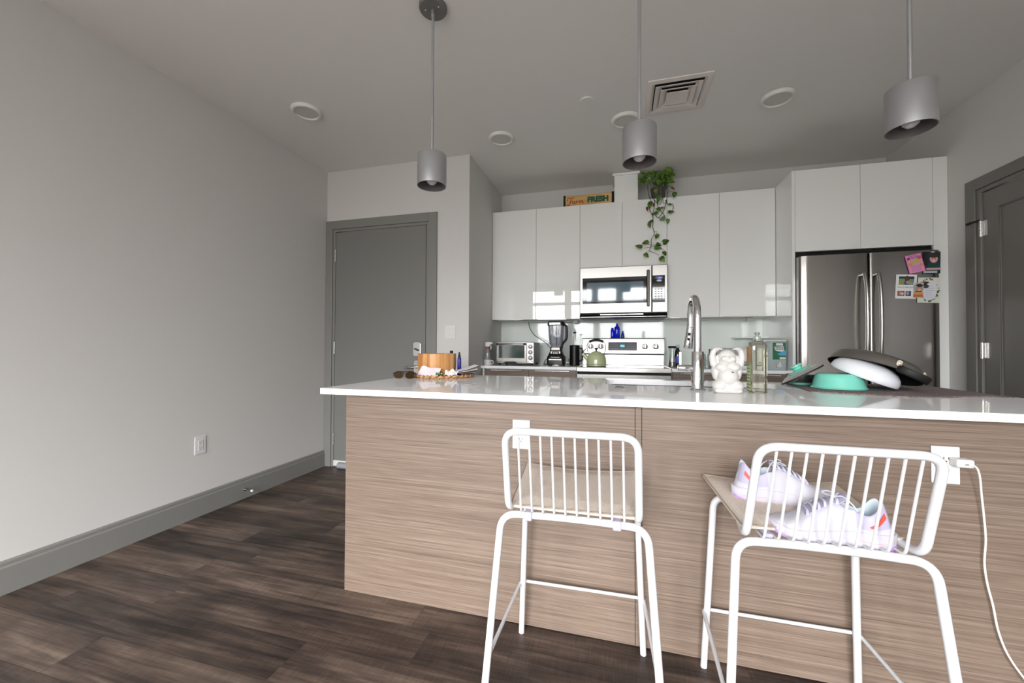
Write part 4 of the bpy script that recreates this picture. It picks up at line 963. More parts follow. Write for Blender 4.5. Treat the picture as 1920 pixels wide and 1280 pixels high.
def slab_with_hole(outer, hole, z0, z1):
    bm = bmesh.new()
    vo = [bm.verts.new((x, y, z1)) for x, y in outer]; vh = [bm.verts.new((x, y, z1)) for x, y in hole]
    es = [bm.edges.new((l[i], l[(i + 1) % len(l)])) for l in (vo, vh) for i in range(len(l))]
    bmesh.ops.triangle_fill(bm, use_beauty=True, use_dissolve=False, edges=es)
    for f in bm.faces:
        if f.normal.z < 0: f.normal_flip()
    r = bmesh.ops.extrude_face_region(bm, geom=bm.faces[:])
    vs = [v for v in r['geom'] if isinstance(v, bmesh.types.BMVert)]
    bmesh.ops.translate(bm, vec=(0, 0, z0 - z1), verts=vs)
    bmesh.ops.recalc_face_normals(bm, faces=bm.faces[:])
    return bm
SX0, SX1, SY0, SY1 = -.075, .785, 2.085, 2.415
b = B(); b.bm.free(); b.bm = slab_with_hole(rrect(-1.306, 1.5, 1.503, 2.504, .006, 3), rrect(SX0, SX1, SY0, SY1, .075, 7), .889, IZ)
o = b.done('island_countertop', 'quartz'); tag(o, 'long glossy white island countertop with the sink', 'countertop')
md = o.modifiers.new('edge', 'BEVEL'); md.width = .0022; md.segments = 2; md.limit_method = 'ANGLE'; md.angle_limit = math.radians(50)
# undermount sink
t = thing('kitchen_sink', 'undermount stainless sink basin set in the white island', 'sink', ((SX0 + SX1) / 2, (SY0 + SY1) / 2, .70)); cx, cy = (SX0 + SX1) / 2, (SY0 + SY1) / 2
def lp(e, z, r): return [(x - cx, y - cy, z - .70) for x, y in rrect(SX0 - e, SX1 + e, SY0 - e, SY1 + e, r, 7)]
B().loft([lp(.02, .8835, .09), lp(.004, .8835, .08), lp(.002, .882, .08), lp(-.004, .74, .075), lp(-.02, .708, .07), lp(-.06, .702, .05), lp(-.15, .700, .01)], cap=True).done('sink_basin', 'steel_soft', t, angle=60)
B().loft([lp(.012, .8885, .082), lp(-.0015, .8885, .075), lp(-.0015, .880, .075), lp(.012, .880, .082)], cap=False).done('sink_shadow_line', 'void', t)  # dark ring paints in the shadow line at the undermount seal
B().lathe([(0, .003), (.02, .0035), (.04, .006), (.044, .004), (.044, .002)], n=32).done('sink_drain', 'chrome', t)
# faucet
FXX, FYY = .336, 1.93
t = thing('kitchen_faucet', 'tall chrome gooseneck faucet with pull-down spray on the island', 'faucet', (FXX, FYY, IZ))
B().lathe([(0, 0), (.033, 0), (.034, .003), (.031, .008), (.026, .01), (.0255, .17), (.024, .173), (0, .173)], n=40).done('faucet_body', 'chrome', t)
arc = [(0, 0, .168), (0, 0, .33)] + [(0, .088 - .088 * math.cos(a), .33 + .092 * math.sin(a)) for a in [PI * k / 16 for k in range(1, 17)]] + [(0, .178, .298)]
B().tube(arc, .0158, n=20).done('gooseneck', 'chrome', t)
sd = Vector((-.012, .010, -.122)); p0 = Vector((0, .178, .302))
b = B().cyl(p0, p0 + sd * .12, .0175, n=24, bev=.001).cyl(p0 + sd * .12, p0 + sd * .35, .0165, .018, n=24).cyl(p0 + sd * .35, p0 + sd * .95, .018, .0215, n=24, bev=.002)
sh_ = b.done('spray_head', 'chrome', t)
b = B()
for k in (.38, .58): b.ell(p0 + sd * k + Vector((-.004, -.0185, 0)), (.006, .004, .008), n=12)
b.done('spray_buttons', 'black', sh_)
B().cyl((-.015, 0, .098), (-.082, -.004, .099), .0148, n=24, bev=.003).box(-.0775, -.0665, -.007, -.001, .104, .172, .0025).done('lever_handle', 'chrome', t)
o = B().lathe([(0, 0), (.026, 0), (.027, .002), (.024, .006), (.021, .0065), (.019, .005), (0, .0055)], n=36).done('sink_button', 'chrome'); o.location = (-.002, 1.925, IZ + .0003)
tag(o, 'small round chrome button on the island at the left end of the sink', 'sink button')

# laughing figure with raised arms: one fused surface
t = thing('laughing_buddha_figurine', 'white ceramic laughing figure with both arms raised on the island', 'figurine', (.436, 1.853, IZ + .0005))
b = B()
E_ = b.ell
E_((0, .004, .022), (.056, .046, .026)); b.box(-.053, .053, -.038, .046, .0, .02, .012)
E_((-.030, -.012, .030), (.030, .034, .026)); E_((.030, -.012, .030), (.030, .034, .026))          # crossed legs
E_((0, .006, .075), (.047, .043, .05)); E_((0, -.016, .070), (.040, .037, .040))                    # trunk, belly
E_((-.023, -.014, .108), (.026, .024, .018)); E_((.023, -.014, .108), (.026, .024, .018))          # chest
E_((-.043, .006, .092), (.015, .024, .040)); E_((.043, .006, .092), (.015, .024, .040))              # robe at the sides
E_((0, -.002, .150), (.034, .033, .032)); E_((0, -.01, .136), (.033, .028, .02))                    # head, jowls
E_((-.014, -.028, .142), (.014, .012, .012)); E_((.014, -.028, .142), (.014, .012, .012)); E_((0, -.036, .148), (.006, .007, .006))
for s in (-1, 1):
    E_((s * .036, .002, .141), (.007, .009, .02)); E_((s * .037, .0, .126), (.006, .007, .009))
    b.tube([(s * .038, .004, .112), (s * .052, .0, .126), (s * .0565, -.002, .15), (s * .053, -.004, .172), (s * .043, -.008, .183)], [.016, .0145, .0125, .0115, .0105], n=14)
    E_((s * .051, 0, .121), .0145)
    E_((s * .040, -.010, .184), (.013, .009, .008))
    for k in range(4): b.tube([(s * (.036 - .001 * k), -.016 + .0045 * k, .186), (s * (.028 - .001 * k), -.018 + .005 * k, .1855), (s * .021, -.017 + .0048 * k, .182 + .001 * k)], [.0042, .004, .0032], n=8)
    b.tube([(s * .042, -.018, .182), (s * .035, -.024, .178)], [.0045, .0035], n=8)
fig = b.done('figurine_body', 'ceramic', t, angle=180)
md = fig.modifiers.new('fuse', 'REMESH'); md.mode = 'VOXEL'; md.voxel_size = .0021; md.use_smooth_shade = True
md = fig.modifiers.new('soften', 'SMOOTH'); md.factor = .5; md.iterations = 4
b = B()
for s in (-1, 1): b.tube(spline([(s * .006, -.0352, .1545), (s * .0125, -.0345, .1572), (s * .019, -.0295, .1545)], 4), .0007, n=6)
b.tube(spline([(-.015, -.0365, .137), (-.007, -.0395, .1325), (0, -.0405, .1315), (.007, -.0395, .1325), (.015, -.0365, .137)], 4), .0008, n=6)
b.done('face_lines', mat('figure_face_line', (206, 202, 196), .6), t)  # eye and smile lines, close to the glaze tone
B().ell((.010, -.0535, .0895), (.0042, .003, .0022), rot=Matrix.Rotation(.5, 3, 'Y'), n=10).done('navel_chip', 'ink', t)

# soap bottle
t = thing('soap_bottle', 'tall clear bottle of pale olive soap with a pump on the island', 'soap bottle', (.5615, 1.893, IZ + .0005))
b = B(); b.loft([sq(.026, .026, 0, .011), sq(.031, .031, .004, .012), sq(.0315, .0315, .176, .012), sq(.0315, .0315, .196, .012), sq(.027, .027, .212, .012), sq(.016, .016, .217, .01), sq(.0125, .0125, .219, .009), sq(.0125, .0125, .226, .009)])
b.done('soap_liquid', 'soap', t, angle=50)
b = B(); b.loft([sq(.0318, .0318, .180, .0122), sq(.0318, .0318, .196, .0122), sq(.0275, .0275, .2128, .0122), sq(.0125, .0125, .2195, .009)], cap=False); b.done('bottle_shoulder', 'clearglass', t, angle=50)
b = B().box(-.0325, -.0319, -.022, .024, .125, .195).box(-.0325, -.0319, -.022, .024, .006, .125, mi=1)
for k in range(8): b.box(-.0329, -.0324, -.021, .023, .012 + k * .0135, .0165 + k * .0135, mi=2)
b.done('bottle_label', ['orange', 'lime', 'paper'], t)
B().lathe([(0, .224), (.0145, .224), (.0145, .237), (.009, .239), (.0075, .25), (0, .25)], n=24).cyl((0, 0, .248), (0, 0, .255), .011, n=20, bev=.002).box(-.006, .006, -.016, .006, .2445, .2525, .002).done('pump', 'clear', t)

# ------------------------------------------------------------------ tray group at the left end
t = thing('woven_tray', 'round woven straw tray under the wooden bowl', 'tray', (-1.075, 2.315, IZ + .0004))
b = B().lathe([(0, 0), (.178, 0), (.18, .004), (.178, .008), (0, .008)], n=64)
b.done('tray_base', 'wicker', t)
b = B()
for k in range(84):
    a = 2 * PI * k / 84
    r = .184
    b.ell((r * math.cos(a), r * math.sin(a), .0105), (.0055, .0165, .0062), rot=Matrix.Rotation(a, 3, 'Z') @ Matrix.Rotation(.62 if k % 2 else -.1, 3, 'X'), n=10, mi=int(k % 3 == 0))
b.done('braided_rim', ['wicker', 'wicker_dark'], t, angle=180)
TZ = IZ + .0088
t = thing('wooden_bowl', 'deep round wooden bowl of honey staves on the woven tray', 'bowl', (-1.143, 2.36, TZ))
B().lathe([(0, 0), (.112, 0), (.116, .004), (.1225, .06), (.1225, .134), (.1205, .1365), (.1135, .1365), (.111, .133), (.108, .012), (0, .01)], n=72).done('bowl_body', 'stave', t)
t = thing('spray_vial', 'slim navy blue spray bottle right behind the wooden bowl', 'bottle', (-1.001, 2.39, TZ))
B().lathe([(0, 0), (.0115, 0), (.0125, .002), (.0125, .1), (.0115, .107), (.0085, .11), (0, .11)], n=24).done('vial_body', 'navy', t)
B().lathe([(0, .109), (.0088, .109), (.0088, .126), (.0062, .127), (.0062, .141), (.004, .1425), (.004, .147), (0, .147)], n=20).done('vial_cap', 'black', t)
t = thing('dropper_vial', 'second slim bottle, only its black cap above the wooden bowl', 'bottle', (-1.098, 2.505 - .02, IZ + .012))
B().lathe([(0, 0), (.014, 0), (.0145, .002), (.0145, .118), (.009, .125), (0, .125)], n=24).done('vial_body', 'navy', t)
B().lathe([(0, .124), (.0105, .124), (.0105, .149), (.009, .151), (0, .151)], n=20).done('vial_cap', 'black', t)
def sheet(corners, nu, nv, f, th=.0006):
    """curved sheet: bilinear corners plus an offset f(u, v)"""
    b = B(); g = []
    a, c, d, e = [Vector(p) for p in corners]
    for i in range(nu + 1):
        row = []
        for j in range(nv + 1):
            u, v = i / nu, j / nv
            p = a * (1 - u) * (1 - v) + c * u * (1 - v) + d * u * v + e * (1 - u) * v + Vector(f(u, v)); row.append(p)
        g.append(row)
    n = (c - a).cross(e - a).normalized()
    lo = [[b.bm.verts.new(p) for p in r] for r in g]; hi = [[b.bm.verts.new(p + n * th) for p in r] for r in g]
    for i in range(nu):
        for j in range(nv):
            b.bm.faces.new((lo[i][j], lo[i][j + 1], lo[i + 1][j + 1], lo[i + 1][j])); b.bm.faces.new((hi[i][j], hi[i + 1][j], hi[i + 1][j + 1], hi[i][j + 1]))
    for i in range(nu):
        b.bm.faces.new((lo[i][0], lo[i + 1][0], hi[i + 1][0], hi[i][0])); b.bm.faces.new((lo[i][nv], hi[i][nv], hi[i + 1][nv], lo[i + 1][nv]))
    for j in range(nv):
        b.bm.faces.new((lo[0][j], hi[0][j], hi[0][j + 1], lo[0][j + 1])); b.bm.faces.new((lo[nu][j], lo[nu][j + 1], hi[nu][j + 1], hi[nu][j]))
    return b
# folded pale paper leaning on the bowl
b = sheet([(-1.185, 2.172, .9265), (-1.060, 2.195, .9255), (-1.056, 2.238, .972), (-1.180, 2.222, .979)], 14, 8, lambda u, v: (0, .004 * math.sin(u * 7 + v * 2), .004 * math.sin(u * 5.3 + 1) * v + .0025 * math.sin(u * 11) * v), .0035)
o = b.done('folded_napkin', 'pinkpaper', angle=60); tag(o, 'folded pale pink paper napkin leaning on the front of the wooden bowl', 'napkin')
b = sheet([(-1.022, 2.196, .928), (-.942, 2.218, .928), (-.950, 2.252, .958), (-1.016, 2.232, .966)], 16, 10, lambda u, v: (.003 * math.sin(9 * v), .007 * math.sin(u * 8 + v * 5), .008 * math.sin(u * 10 + 3 * v)), .001)
o = b.done('crumpled_tissue', 'paper', angle=60); tag(o, 'crumpled white tissue on the tray right of the green tube', 'tissue')
t = thing('lip_balm', 'small green tube with a steel end on the tray', 'tube', (-1.040, 2.180, IZ + .0275), .3)
B().cyl((-.022, 0, 0), (.008, 0, 0), .0072, n=20, bev=.002).done('balm_tube', 'green', t)
B().cyl((.008, 0, 0), (.020, 0, 0), .0076, n=20, bev=.002).done('tube_end', 'steel_dark', t)
GM = 'loose mail on the woven tray'
for k, (label, m_, dz, rot) in enumerate((('lowest grey magazine of the mail stack on the tray', 'greyink', .0, .35), ('middle white sheet of the mail stack, curling up', 'paper', .006, .5), ('top white envelope of the mail stack, tilted highest', 'paper', .014, .62))):
    b = sheet([(-.085, -.06, 0), (.085, -.06, .006 + dz * .9), (.085, .06, .006 + dz * .9), (-.085, .06, 0)], 12, 4, lambda u, v, dz=dz: (0, 0, (.006 + dz) * u * u), .0014)
    o = b.done('mail_sheet', m_, angle=60); o.location = (-.942, 2.318 - .004 * k, IZ + .0235 + .005 * k); o.rotation_euler = (0, .02 - .025 * k, rot - .05); tag(o, label, 'mail', GM)
# sunglasses
t = thing('sunglasses', 'brown tortoise sunglasses lying at the left edge of the tray', 'sunglasses', (-1.221, 2.088, IZ + .002), .50)
def lensring(cx_):
    return [(cx_ + .027 * math.copysign(abs(math.cos(a)) ** .8, math.cos(a)), -.004 - .012 * (cx_ / .035) ** 2 * 0, .021 + .020 * math.copysign(abs(math.sin(a)) ** .8, math.sin(a))) for a in [2 * PI * k / 28 for k in range(28)]]
for s in (-1, 1):
    rg = lensring(s * .033)
    fr = B().tube([Vector((x, y + .010 * (abs(x) / .06) ** 2, z)) for x, y, z in rg], .0028, n=8, closed=True).done('lens_frame', 'tort', t)
    b = B(); lo = [(x, y + .010 * (abs(x) / .06) ** 2 - .0008, z) for x, y, z in rg]; hi = [(x, y + .0016, z) for x, y, z in lo]
    b.loft([lo, hi]); b.done('lens', 'lens', fr)
    B().tube(spline([(s * .061, .008, .030), (s * .066, .02, .030), (s * .064, .055, .026), (s * .058, .085, .012), (s * .054, .098, .002)], 6), .0024, n=8).done('temple', 'tort', t)
B().tube(spline([(-.008, -.002, .030), (0, -.004, .033), (.008, -.002, .030)], 5), .0028, n=8).tube([(-.03, .0, .041), (0, -.003, .0405), (.03, 0, .041)], .0018, n=8).done('bridge', 'tort', t)
# ------------------------------------------------------------------ dishes drying on the towel
def towel():
    A, Bq, Cq, D = (.80, 2.005), (1.468, 1.985), (1.487, 2.485), (.855, 2.49)
    b = B(); nu, nv = 90, 60; lo, hi = [], []
    for i in range(nu + 1):
        rl, rh = [], []
        for j in range(nv + 1):
            u, v = i / nu, j / nv
            x = A[0] * (1 - u) * (1 - v) + Bq[0] * u * (1 - v) + Cq[0] * u * v + D[0] * (1 - u) * v
            y = A[1] * (1 - u) * (1 - v) + Bq[1] * u * (1 - v) + Cq[1] * u * v + D[1] * (1 - u) * v
            y -= .105 * (1 - v) * math.sin(PI * min(1, u * 1.15)) ** 1.2 if u < .87 else 0
            n1 = noise.noise(Vector((x * 7, y * 7, 3))); n2 = noise.noise(Vector((x * 60, y * 60, 1)))
            edge = min(u, 1 - u, v, 1 - v)
            h = .0052 + .0022 * max(0, n1) + .0009 * n2
            if edge < .02: h *= .65
            y += .004 * n1 * (1 - v); x += .004 * noise.noise(Vector((y * 9, 5, 5))) * (1 - u)
            rl.append(b.bm.verts.new((x, y, IZ + .0003))); rh.append(b.bm.verts.new((x, y, IZ + .0003 + h)))
        lo.append(rl); hi.append(rh)
    F = b.bm.faces.new
    for i in range(nu):
        for j in range(nv): F((hi[i][j], hi[i + 1][j], hi[i + 1][j + 1], hi[i][j + 1])); F((lo[i][j], lo[i][j + 1], lo[i + 1][j + 1], lo[i + 1][j]))
    for i in range(nu): F((lo[i][0], lo[i + 1][0], hi[i + 1][0], hi[i][0])); F((lo[i][nv], hi[i][nv], hi[i + 1][nv], lo[i + 1][nv]))
    for j in range(nv): F((lo[0][j], hi[0][j], hi[0][j + 1], lo[0][j + 1])); F((lo[nu][j], lo[nu][j + 1], hi[nu][j + 1], hi[nu][j]))
    return b.done('dish_towel', 'towel', angle=180)
tag(towel(), 'grey-brown terry towel spread under the drying dishes', 'towel')
WZ = IZ + .0075
def shell(outer, th):
    """closed profile: outer curve from rim to crown, then back inside"""
    inner = [(max(0, r - th), z - th if r < .02 or k == len(outer) - 1 else z - th * .6) for k, (r, z) in enumerate(outer)]
    inner[0] = (outer[0][0] - th, outer[0][1])
    return outer + inner[::-1]
t = thing('mixing_bowl', 'teal bowl upside down on the towel under the white bowl', 'bowl', (.968, 2.150, WZ))
B().lathe(shell([(.104, 0), (.105, .003), (.1005, .006), (.096, .02), (.090, .048), (.085, .061), (.076, .067), (.04, .0685), (0, .0685)], .0025), n=64).done('bowl_body', 'teal', t)
def tilted(name, label, cat, loc, ry, rz=0, group=None):
    t = thing(name, label, cat, loc, 0, group); t.rotation_euler = (0, ry, rz); return t
t = tilted('mixing_bowl', 'white bowl upside down, tilted between teal bowl and dark pan', 'bowl', (1.068, 2.164, .975), .40, -.46)
B().lathe(shell([(.123, 0), (.1255, .003), (.127, .014), (.122, .033), (.107, .052), (.082, .066), (.052, .0735), (.03, .0755), (0, .076)], .003), n=72).done('bowl_body', 'whitebowl', t)
t = tilted('frying_pan', 'dark grey pan upside down resting on the white bowl', 'pan', (1.125, 2.20, 1.0), .30, -.48); t.rotation_euler = (-.27, .30, -.48)
B().lathe(shell([(.170, 0), (.172, .002), (.1705, .006), (.1685, .016), (.162, .034), (.149, .049), (.127, .0575), (.08, .061), (0, .062)], .003), n=80, mis=[0] * 9 + [1] * 8).done('pan_body', ['pan', 'paninside'], t)
def pp(a, r, z): a = math.radians(a); return Vector((r * math.cos(a), r * math.sin(a), z))
for a in (-66, -20):
    m = Matrix.Rotation(math.radians(a), 4, 'Z') @ Matrix.Translation((.164, 0, .026)) @ Matrix.Rotation(PI / 2, 4, 'Y')
    B().prism(rrect(-.013, .013, -.010, .010, .008, 4), 'z', 0, .006, bev=.002, mtx=m).lathe([(0, 0), (.006, 0), (.006, .008), (.004, .0095), (0, .0095)], n=16, mtx=m).done('handle_rivet', 'rivet', t)
path = spline([pp(-66, .171, .022), pp(-64, .184, .014), pp(-57, .202, .006), pp(-46, .213, .002), pp(-36, .210, .002), pp(-25, .194, .008), pp(-20, .177, .018)], 6)
b = B(); b.tube([p + Vector((0, 0, -.014)) for p in path], .004, n=12, flat=(.0155, .0035)); hb = b.done('loop_handle', 'paninside', t)
B().tube(path, .0026, n=8).done('handle_edge', 'rivet', hb)
t = thing('steel_bowl', 'small steel bowl with teal foot behind the leaning lid', 'bowl', (.884, 2.325, WZ))
B().lathe([(0, 0), (.044, 0), (.048, .004), (.054, .010), (.05, .010), (0, .008)], n=40).done('bowl_foot', 'teal', t)
B().lathe([(.05, .009), (.058, .02), (.062, .044), (.063, .05), (.0605, .05), (.058, .042), (.052, .02), (0, .013)], n=48).done('bowl_body', 'steel', t)
t = tilted('pot_lid', 'steel pot lid with teal knob leaning against the teal bowl', 'lid', (.866, 2.262, .9745), -.545, -.37)
B().lathe([(0, .022), (.04, .021), (.07, .016), (.086, .008), (.093, .001), (.096, 0), (.096, -.003), (.09, -.002), (.07, .005), (.04, .009), (0, .0095)], n=64).done('lid_dome', 'lidsteel', t)
B().lathe([(.0925, -.004), (.0985, -.0045), (.0985, .0015), (.0945, .002)], n=64).done('lid_gasket', 'rubber', t)
B().lathe([(0, .020), (.052, .0195), (.054, .022), (.046, .0265), (.022, .029), (.018, .034), (.021, .041), (.0285, .045), (.0285, .051), (.02, .054), (0, .054)], n=40).done('lid_knob', 'teal', t)

# ------------------------------------------------------------------ bar stools
SR = .0108
def stool(label, loc, rz):
    t = thing('bar_stool', label, 'bar stool', loc, rz, 'white wire bar stools')
    XB = .600
    # rear legs run up and bend into the rear crossbar
    for s in (-1, 1):
        p = fillet([(s * .251, -.220, 0), (s * .2105, -.150, XB), (s * .02, -.133, XB)], .048, 8)
        cut = [q for q in p if abs(q.x) > .151] + [Vector((s * .150, -.1448, XB))]
        B().tube(cut, SR, n=14).done('leg', 'white', t)
    B().tube(spline([(-.152, -.145, XB), (-.08, -.138, XB - .0005), (0, -.135, XB - .001), (.08, -.138, XB - .0005), (.152, -.145, XB)], 5), SR, n=14).done('rear_crossbar', 'white', t)
    for s in (-1, 1):
        p = fillet([(s * .2245, .200, 0), (s * .199, .162, .604), (s * .02, .165, .592)], .045, 8)
        cut = [q for q in p if abs(q.x) > .141] + [Vector((s * .140, .1625, .6005))]
        B().tube(cut, SR, n=14).done('leg', 'white', t)
    B().tube(spline([(-.142, .1625, .6005), (0, .165, .594), (.142, .1625, .6005)], 6), SR, n=14).done('front_crossbar', 'white', t)
    # bent rod footrest: front bar and two side bars
    B().tube(fillet([(-.238, -.196, .196), (-.2265, .202, .198), (.2265, .202, .198), (.238, -.196, .196)], .022, 6), .0058, n=10).done('footrest', 'white', t)
    # back loop, sitting on the rear crossbar and running forward as seat rails
    lo = .6115
    bk = fillet([(-.150, .150, lo + .006), (-.1885, -.150, lo), (-.180, -.232, .868), (.180, -.232, .868), (.1885, -.150, lo), (.150, .150, lo + .006)], .045, 8)
    B().tube(bk, .0103, n=14).done('back_frame', 'white', t)
    for i in range(10):
        u = (i - 4.5) / 4.5; xt, xb = u * .142, u * .148
        sag = .010 * (1 - u * u)
        B().tube(fillet([(xt, -.231, .864), (xb, -.158, lo + .002), (xb, -.02, lo - .006 - sag * .4), (xb, .163, lo - .001 - sag * .6)], .018, 5), .0034, n=8).done('back_rod', 'white', t)
    # linen seat pad, saddle shaped, with piping and two straps
    b = B(); rings = []
    nx, ny = 16, 12
    def top(u, v): # u -1..1 across, v 0..1 front
        return .622 + .022 * v ** 1.1 + .014 * v * u * u + .004 * (1 - u * u) * math.sin(PI * v)
    def pos(u, v): return (.186 + .016 * v) * u, -.135 + (.313 + .006 * (1 - u * u)) * v
    G = {}
    for side, dz in (('t', .010), ('b', -.010)):
        for i in range(nx + 1):
            for j in range(ny + 1):
                u, v = 2 * i / nx - 1, j / ny; e = min(1 - abs(u), v, 1 - v); x, y = pos(u, v)
                G[side, i, j] = b.bm.verts.new((x, y, top(u, v) - .002 + dz * (.45 + .55 * min(1, e / .16))))
    F = b.bm.faces.new
    for i in range(nx):
        for j in range(ny):
            F([G['t', *q] for q in ((i, j), (i + 1, j), (i + 1, j + 1), (i, j + 1))]); F([G['b', *q] for q in ((i, j), (i, j + 1), (i + 1, j + 1), (i + 1, j))])
    for i in range(nx):
        F((G['b', i, 0], G['b', i + 1, 0], G['t', i + 1, 0], G['t', i, 0])); F((G['b', i, ny], G['t', i, ny], G['t', i + 1, ny], G['b', i + 1, ny]))
    for j in range(ny):
        F((G['b', 0, j], G['t', 0, j], G['t', 0, j + 1], G['b', 0, j + 1])); F((G['b', nx, j], G['b', nx, j + 1], G['t', nx, j + 1], G['t', nx, j]))
    pad = b.done('seat_cushion', 'linen', t, angle=70)
    ed = [pos(2 * i / nx - 1, 0) + (top(2 * i / nx - 1, 0) + .0028,) for i in range(nx + 1)] + [pos(1, j / ny) + (top(1, j / ny) + .0028,) for j in range(1, ny + 1)] + [pos(1 - 2 * i / nx, 1) + (top(1 - 2 * i / nx, 1) + .0028,) for i in range(1, nx + 1)] + [pos(-1, 1 - j / ny) + (top(-1, 1 - j / ny) + .0028,) for j in range(1, ny)]
    B().tube(ed, .0024, n=6, closed=True).done('cushion_piping', 'piping', pad)
    for x in (-.128, .128):
        b = B().box(x - .012, x + .012, -.158, -.122, XB - .0125, XB + .0145, .004)
        b.done('cushion_strap', 'lavpanel', pad)
    for s in (-1, 1):
        for x, y in ((s * .2455, -.2125), (s * .2247, .2003)): pass
    return t
S1 = stool('white wire bar stool in front of the island, empty linen seat, left of the seam', (-.138, 1.315, 0), .02)
S2 = dup(S1, (.506, 1.318, 0), 'white wire bar stool at the right with sneakers on its seat', 0.0)
for c in kids(S2):
    if c.name.startswith('seat_cushion'): c.location = (-.012, .034, .003); c.rotation_euler = (0, 0, .07)

# ------------------------------------------------------------------ sneakers on the right stool
def sm(x): x = max(0, min(1, x)); return x * x * (3 - 2 * x)
def sneaker(label, loc, rz, ry, flip):
    t = thing('sneaker', label, 'shoe', loc, rz, 'pair of white sneakers on the right stool'); t.rotation_euler = (0, ry, rz)
    L = .264
    def W(u): # half width along the shoe, toe 0 to heel 1
        pts = [(0, .012), (.04, .030), (.12, .042), (.28, .0485), (.42, .044), (.58, .037), (.75, .036), (.9, .035), (.97, .027), (1, .010)]
        for (a, p), (c, q) in zip(pts, pts[1:]):
            if u <= c: return p + (q - p) * (u - a) / (c - a)
        return .01
    def cen(u): return flip * (.008 * math.sin(PI * min(1, u * 1.2)) - .004)
    def bot(u): return .018 * max(0, (.22 - u) / .22) ** 1.6 + .010 * max(0, (u - .84) / .16) ** 1.4
    def mid(u): return .029 + .015 * sm((u - .2) / .6) + .010 * max(0, (.15 - u) / .15)
    X_ = lambda u: -L / 2 + L * u
    U = [0, .012, .03, .06, .1, .15, .2, .26, .32, .38, .44, .48, .52, .56, .6, .65, .7, .75, .8, .85, .9, .94, .97, .99, 1]
    rings = []
    for u in U:
        w, c, bt, md_ = W(u), cen(u), bot(u), mid(u); x = X_(u) + (.014 * (u - .9) / .1 if u > .9 else 0)
        rings.append([(x, c + w * k, z) for k, z in ((.86, bt), (1.03, bt + .004), (1.08, (bt + md_) / 2), (1.02, md_), (.9, md_ + .001), (-.9, md_ + .001), (-1.02, md_), (-1.08, (bt + md_) / 2), (-1.03, bt + .004), (-.86, bt))])
    sole = B().loft(rings).done('sole', 'sole', t, angle=60)
    rings = []
    for u in U[1:-1]:
        w, c, bt = W(u), cen(u), bot(u); x = X_(u) + (.012 * (u - .9) / .1 if u > .9 else 0)
        ff = max(0, (.07 - u) / .07, (u - .86) / .14); x += .003 * (1 if u > .5 else -1) * ff; q = 1.02 + .085 * ff
        rings.append([(x, c + w * k, z) for k, z in ((.8, bt - .0022), (q - .02, bt - .001), (q, bt + .003 + .013 * ff), (.86, bt + .002), (-.86, bt + .002), (-q, bt + .003 + .013 * ff), (-q + .02, bt - .001), (-.8, bt - .0022))])
    B().loft(rings).done('outsole', 'purple', sole, angle=60)
    for s in (-1, 1):
        pl = [(X_(u) + (.012 * (u - .9) / .1 if u > .9 else 0), cen(u) + s * W(u) * 1.083, (bot(u) + mid(u)) / 2) for u in (.72, .78, .84, .9, .94)]
        B().tube(pl, .0013, n=6).done('sole_line', 'pinkline', sole)
    # upper: one skin that dips into the foot opening
    Uu = [.0] + [.015, .04] + [.08 + .0307 * k for k in range(31)]
    Uu = [u for u in Uu if u < .995] + [.995]
    N = 28; b = B(); V = []
    def side_h(u): # height of the closed toe box / collar
        toe = .046 + .060 * sm((u - .12) / .48)
        return toe
    def collar(u): return .094 - .012 * math.sin(PI * sm((u - .66) / .26)) + .024 * sm((u - .86) / .12)
    for u in Uu:
        w, c, z0 = W(u) * .97, cen(u), mid(u) - .006
        op = sm((u - .61) / .06); row = []
        heel_in = 1 - .0 * u
        for k in range(N + 1):
            q = k / N; a = PI * q
            h = side_h(min(u, .62)) - z0
            cy, cz_ = math.cos(a), math.sin(a)
            y1 = w * math.copysign(abs(cy) ** .75, cy); z1 = z0 + h * abs(cz_) ** .8 * (.55 + .45 * sm(u / .1))
            # open section: outer wall, rim, inner wall, insole
            d = min(q, 1 - q) * 2; sg = 1 if q < .5 else -1
            ch = collar(u) - z0
            if d < .5: k_ = d / .5; yo = w * (1 - .16 * k_ ** 1.5 + .06 * math.sin(PI * k_)); zo = z0 + ch * k_
            elif d < .62: k_ = (d - .5) / .12; yo = w * (.84 - .17 * k_); zo = z0 + ch + .003 * math.sin(PI * k_)
            elif d < .86: k_ = (d - .62) / .24; yo = w * (.67 - .05 * k_); zo = z0 + ch * (1 - .80 * k_)
            else: k_ = (d - .86) / .14; yo = w * .62 * (1 - k_); zo = z0 + ch * .2
            y = y1 * (1 - op) + sg * yo * op; z = z1 * (1 - op) + zo * op
            x = X_(u) - .030 * max(0, (u - .78) / .22) * ((z - z0) / .1) + (.010 * (u - .9) / .1 if u > .9 else 0)
            if u < .08: x += .006 * (1 - u / .08) * (z - z0) / .02 * .4
            row.append(b.bm.verts.new((x, c + y, z)))
        V.append(row)
    for i in range(len(V) - 1):
        um = (Uu[i] + Uu[i + 1]) / 2
        for k in range(N):
            f = b.bm.faces.new((V[i][k], V[i][k + 1], V[i + 1][k + 1], V[i + 1][k])); q = min(k + .5, N - k - .5) / N * 2
            f.material_index = 0
            if um > .655 and q > .58: f.material_index = 2
            elif um > .68 and q > .16: f.material_index = 1
            elif .56 < um < .655 and q > .75: f.material_index = 1
    b.bm.faces.new(V[0][::-1]); b.bm.faces.new(V[-1])
    bmesh.ops.recalc_face_normals(b.bm, faces=b.bm.faces[:])
    upper = b.done('upper', ['lav', 'lavpanel', 'lining'], t, angle=180)
    md = upper.modifiers.new('smooth', 'SUBSURF'); md.levels = 1; md.render_levels = 1
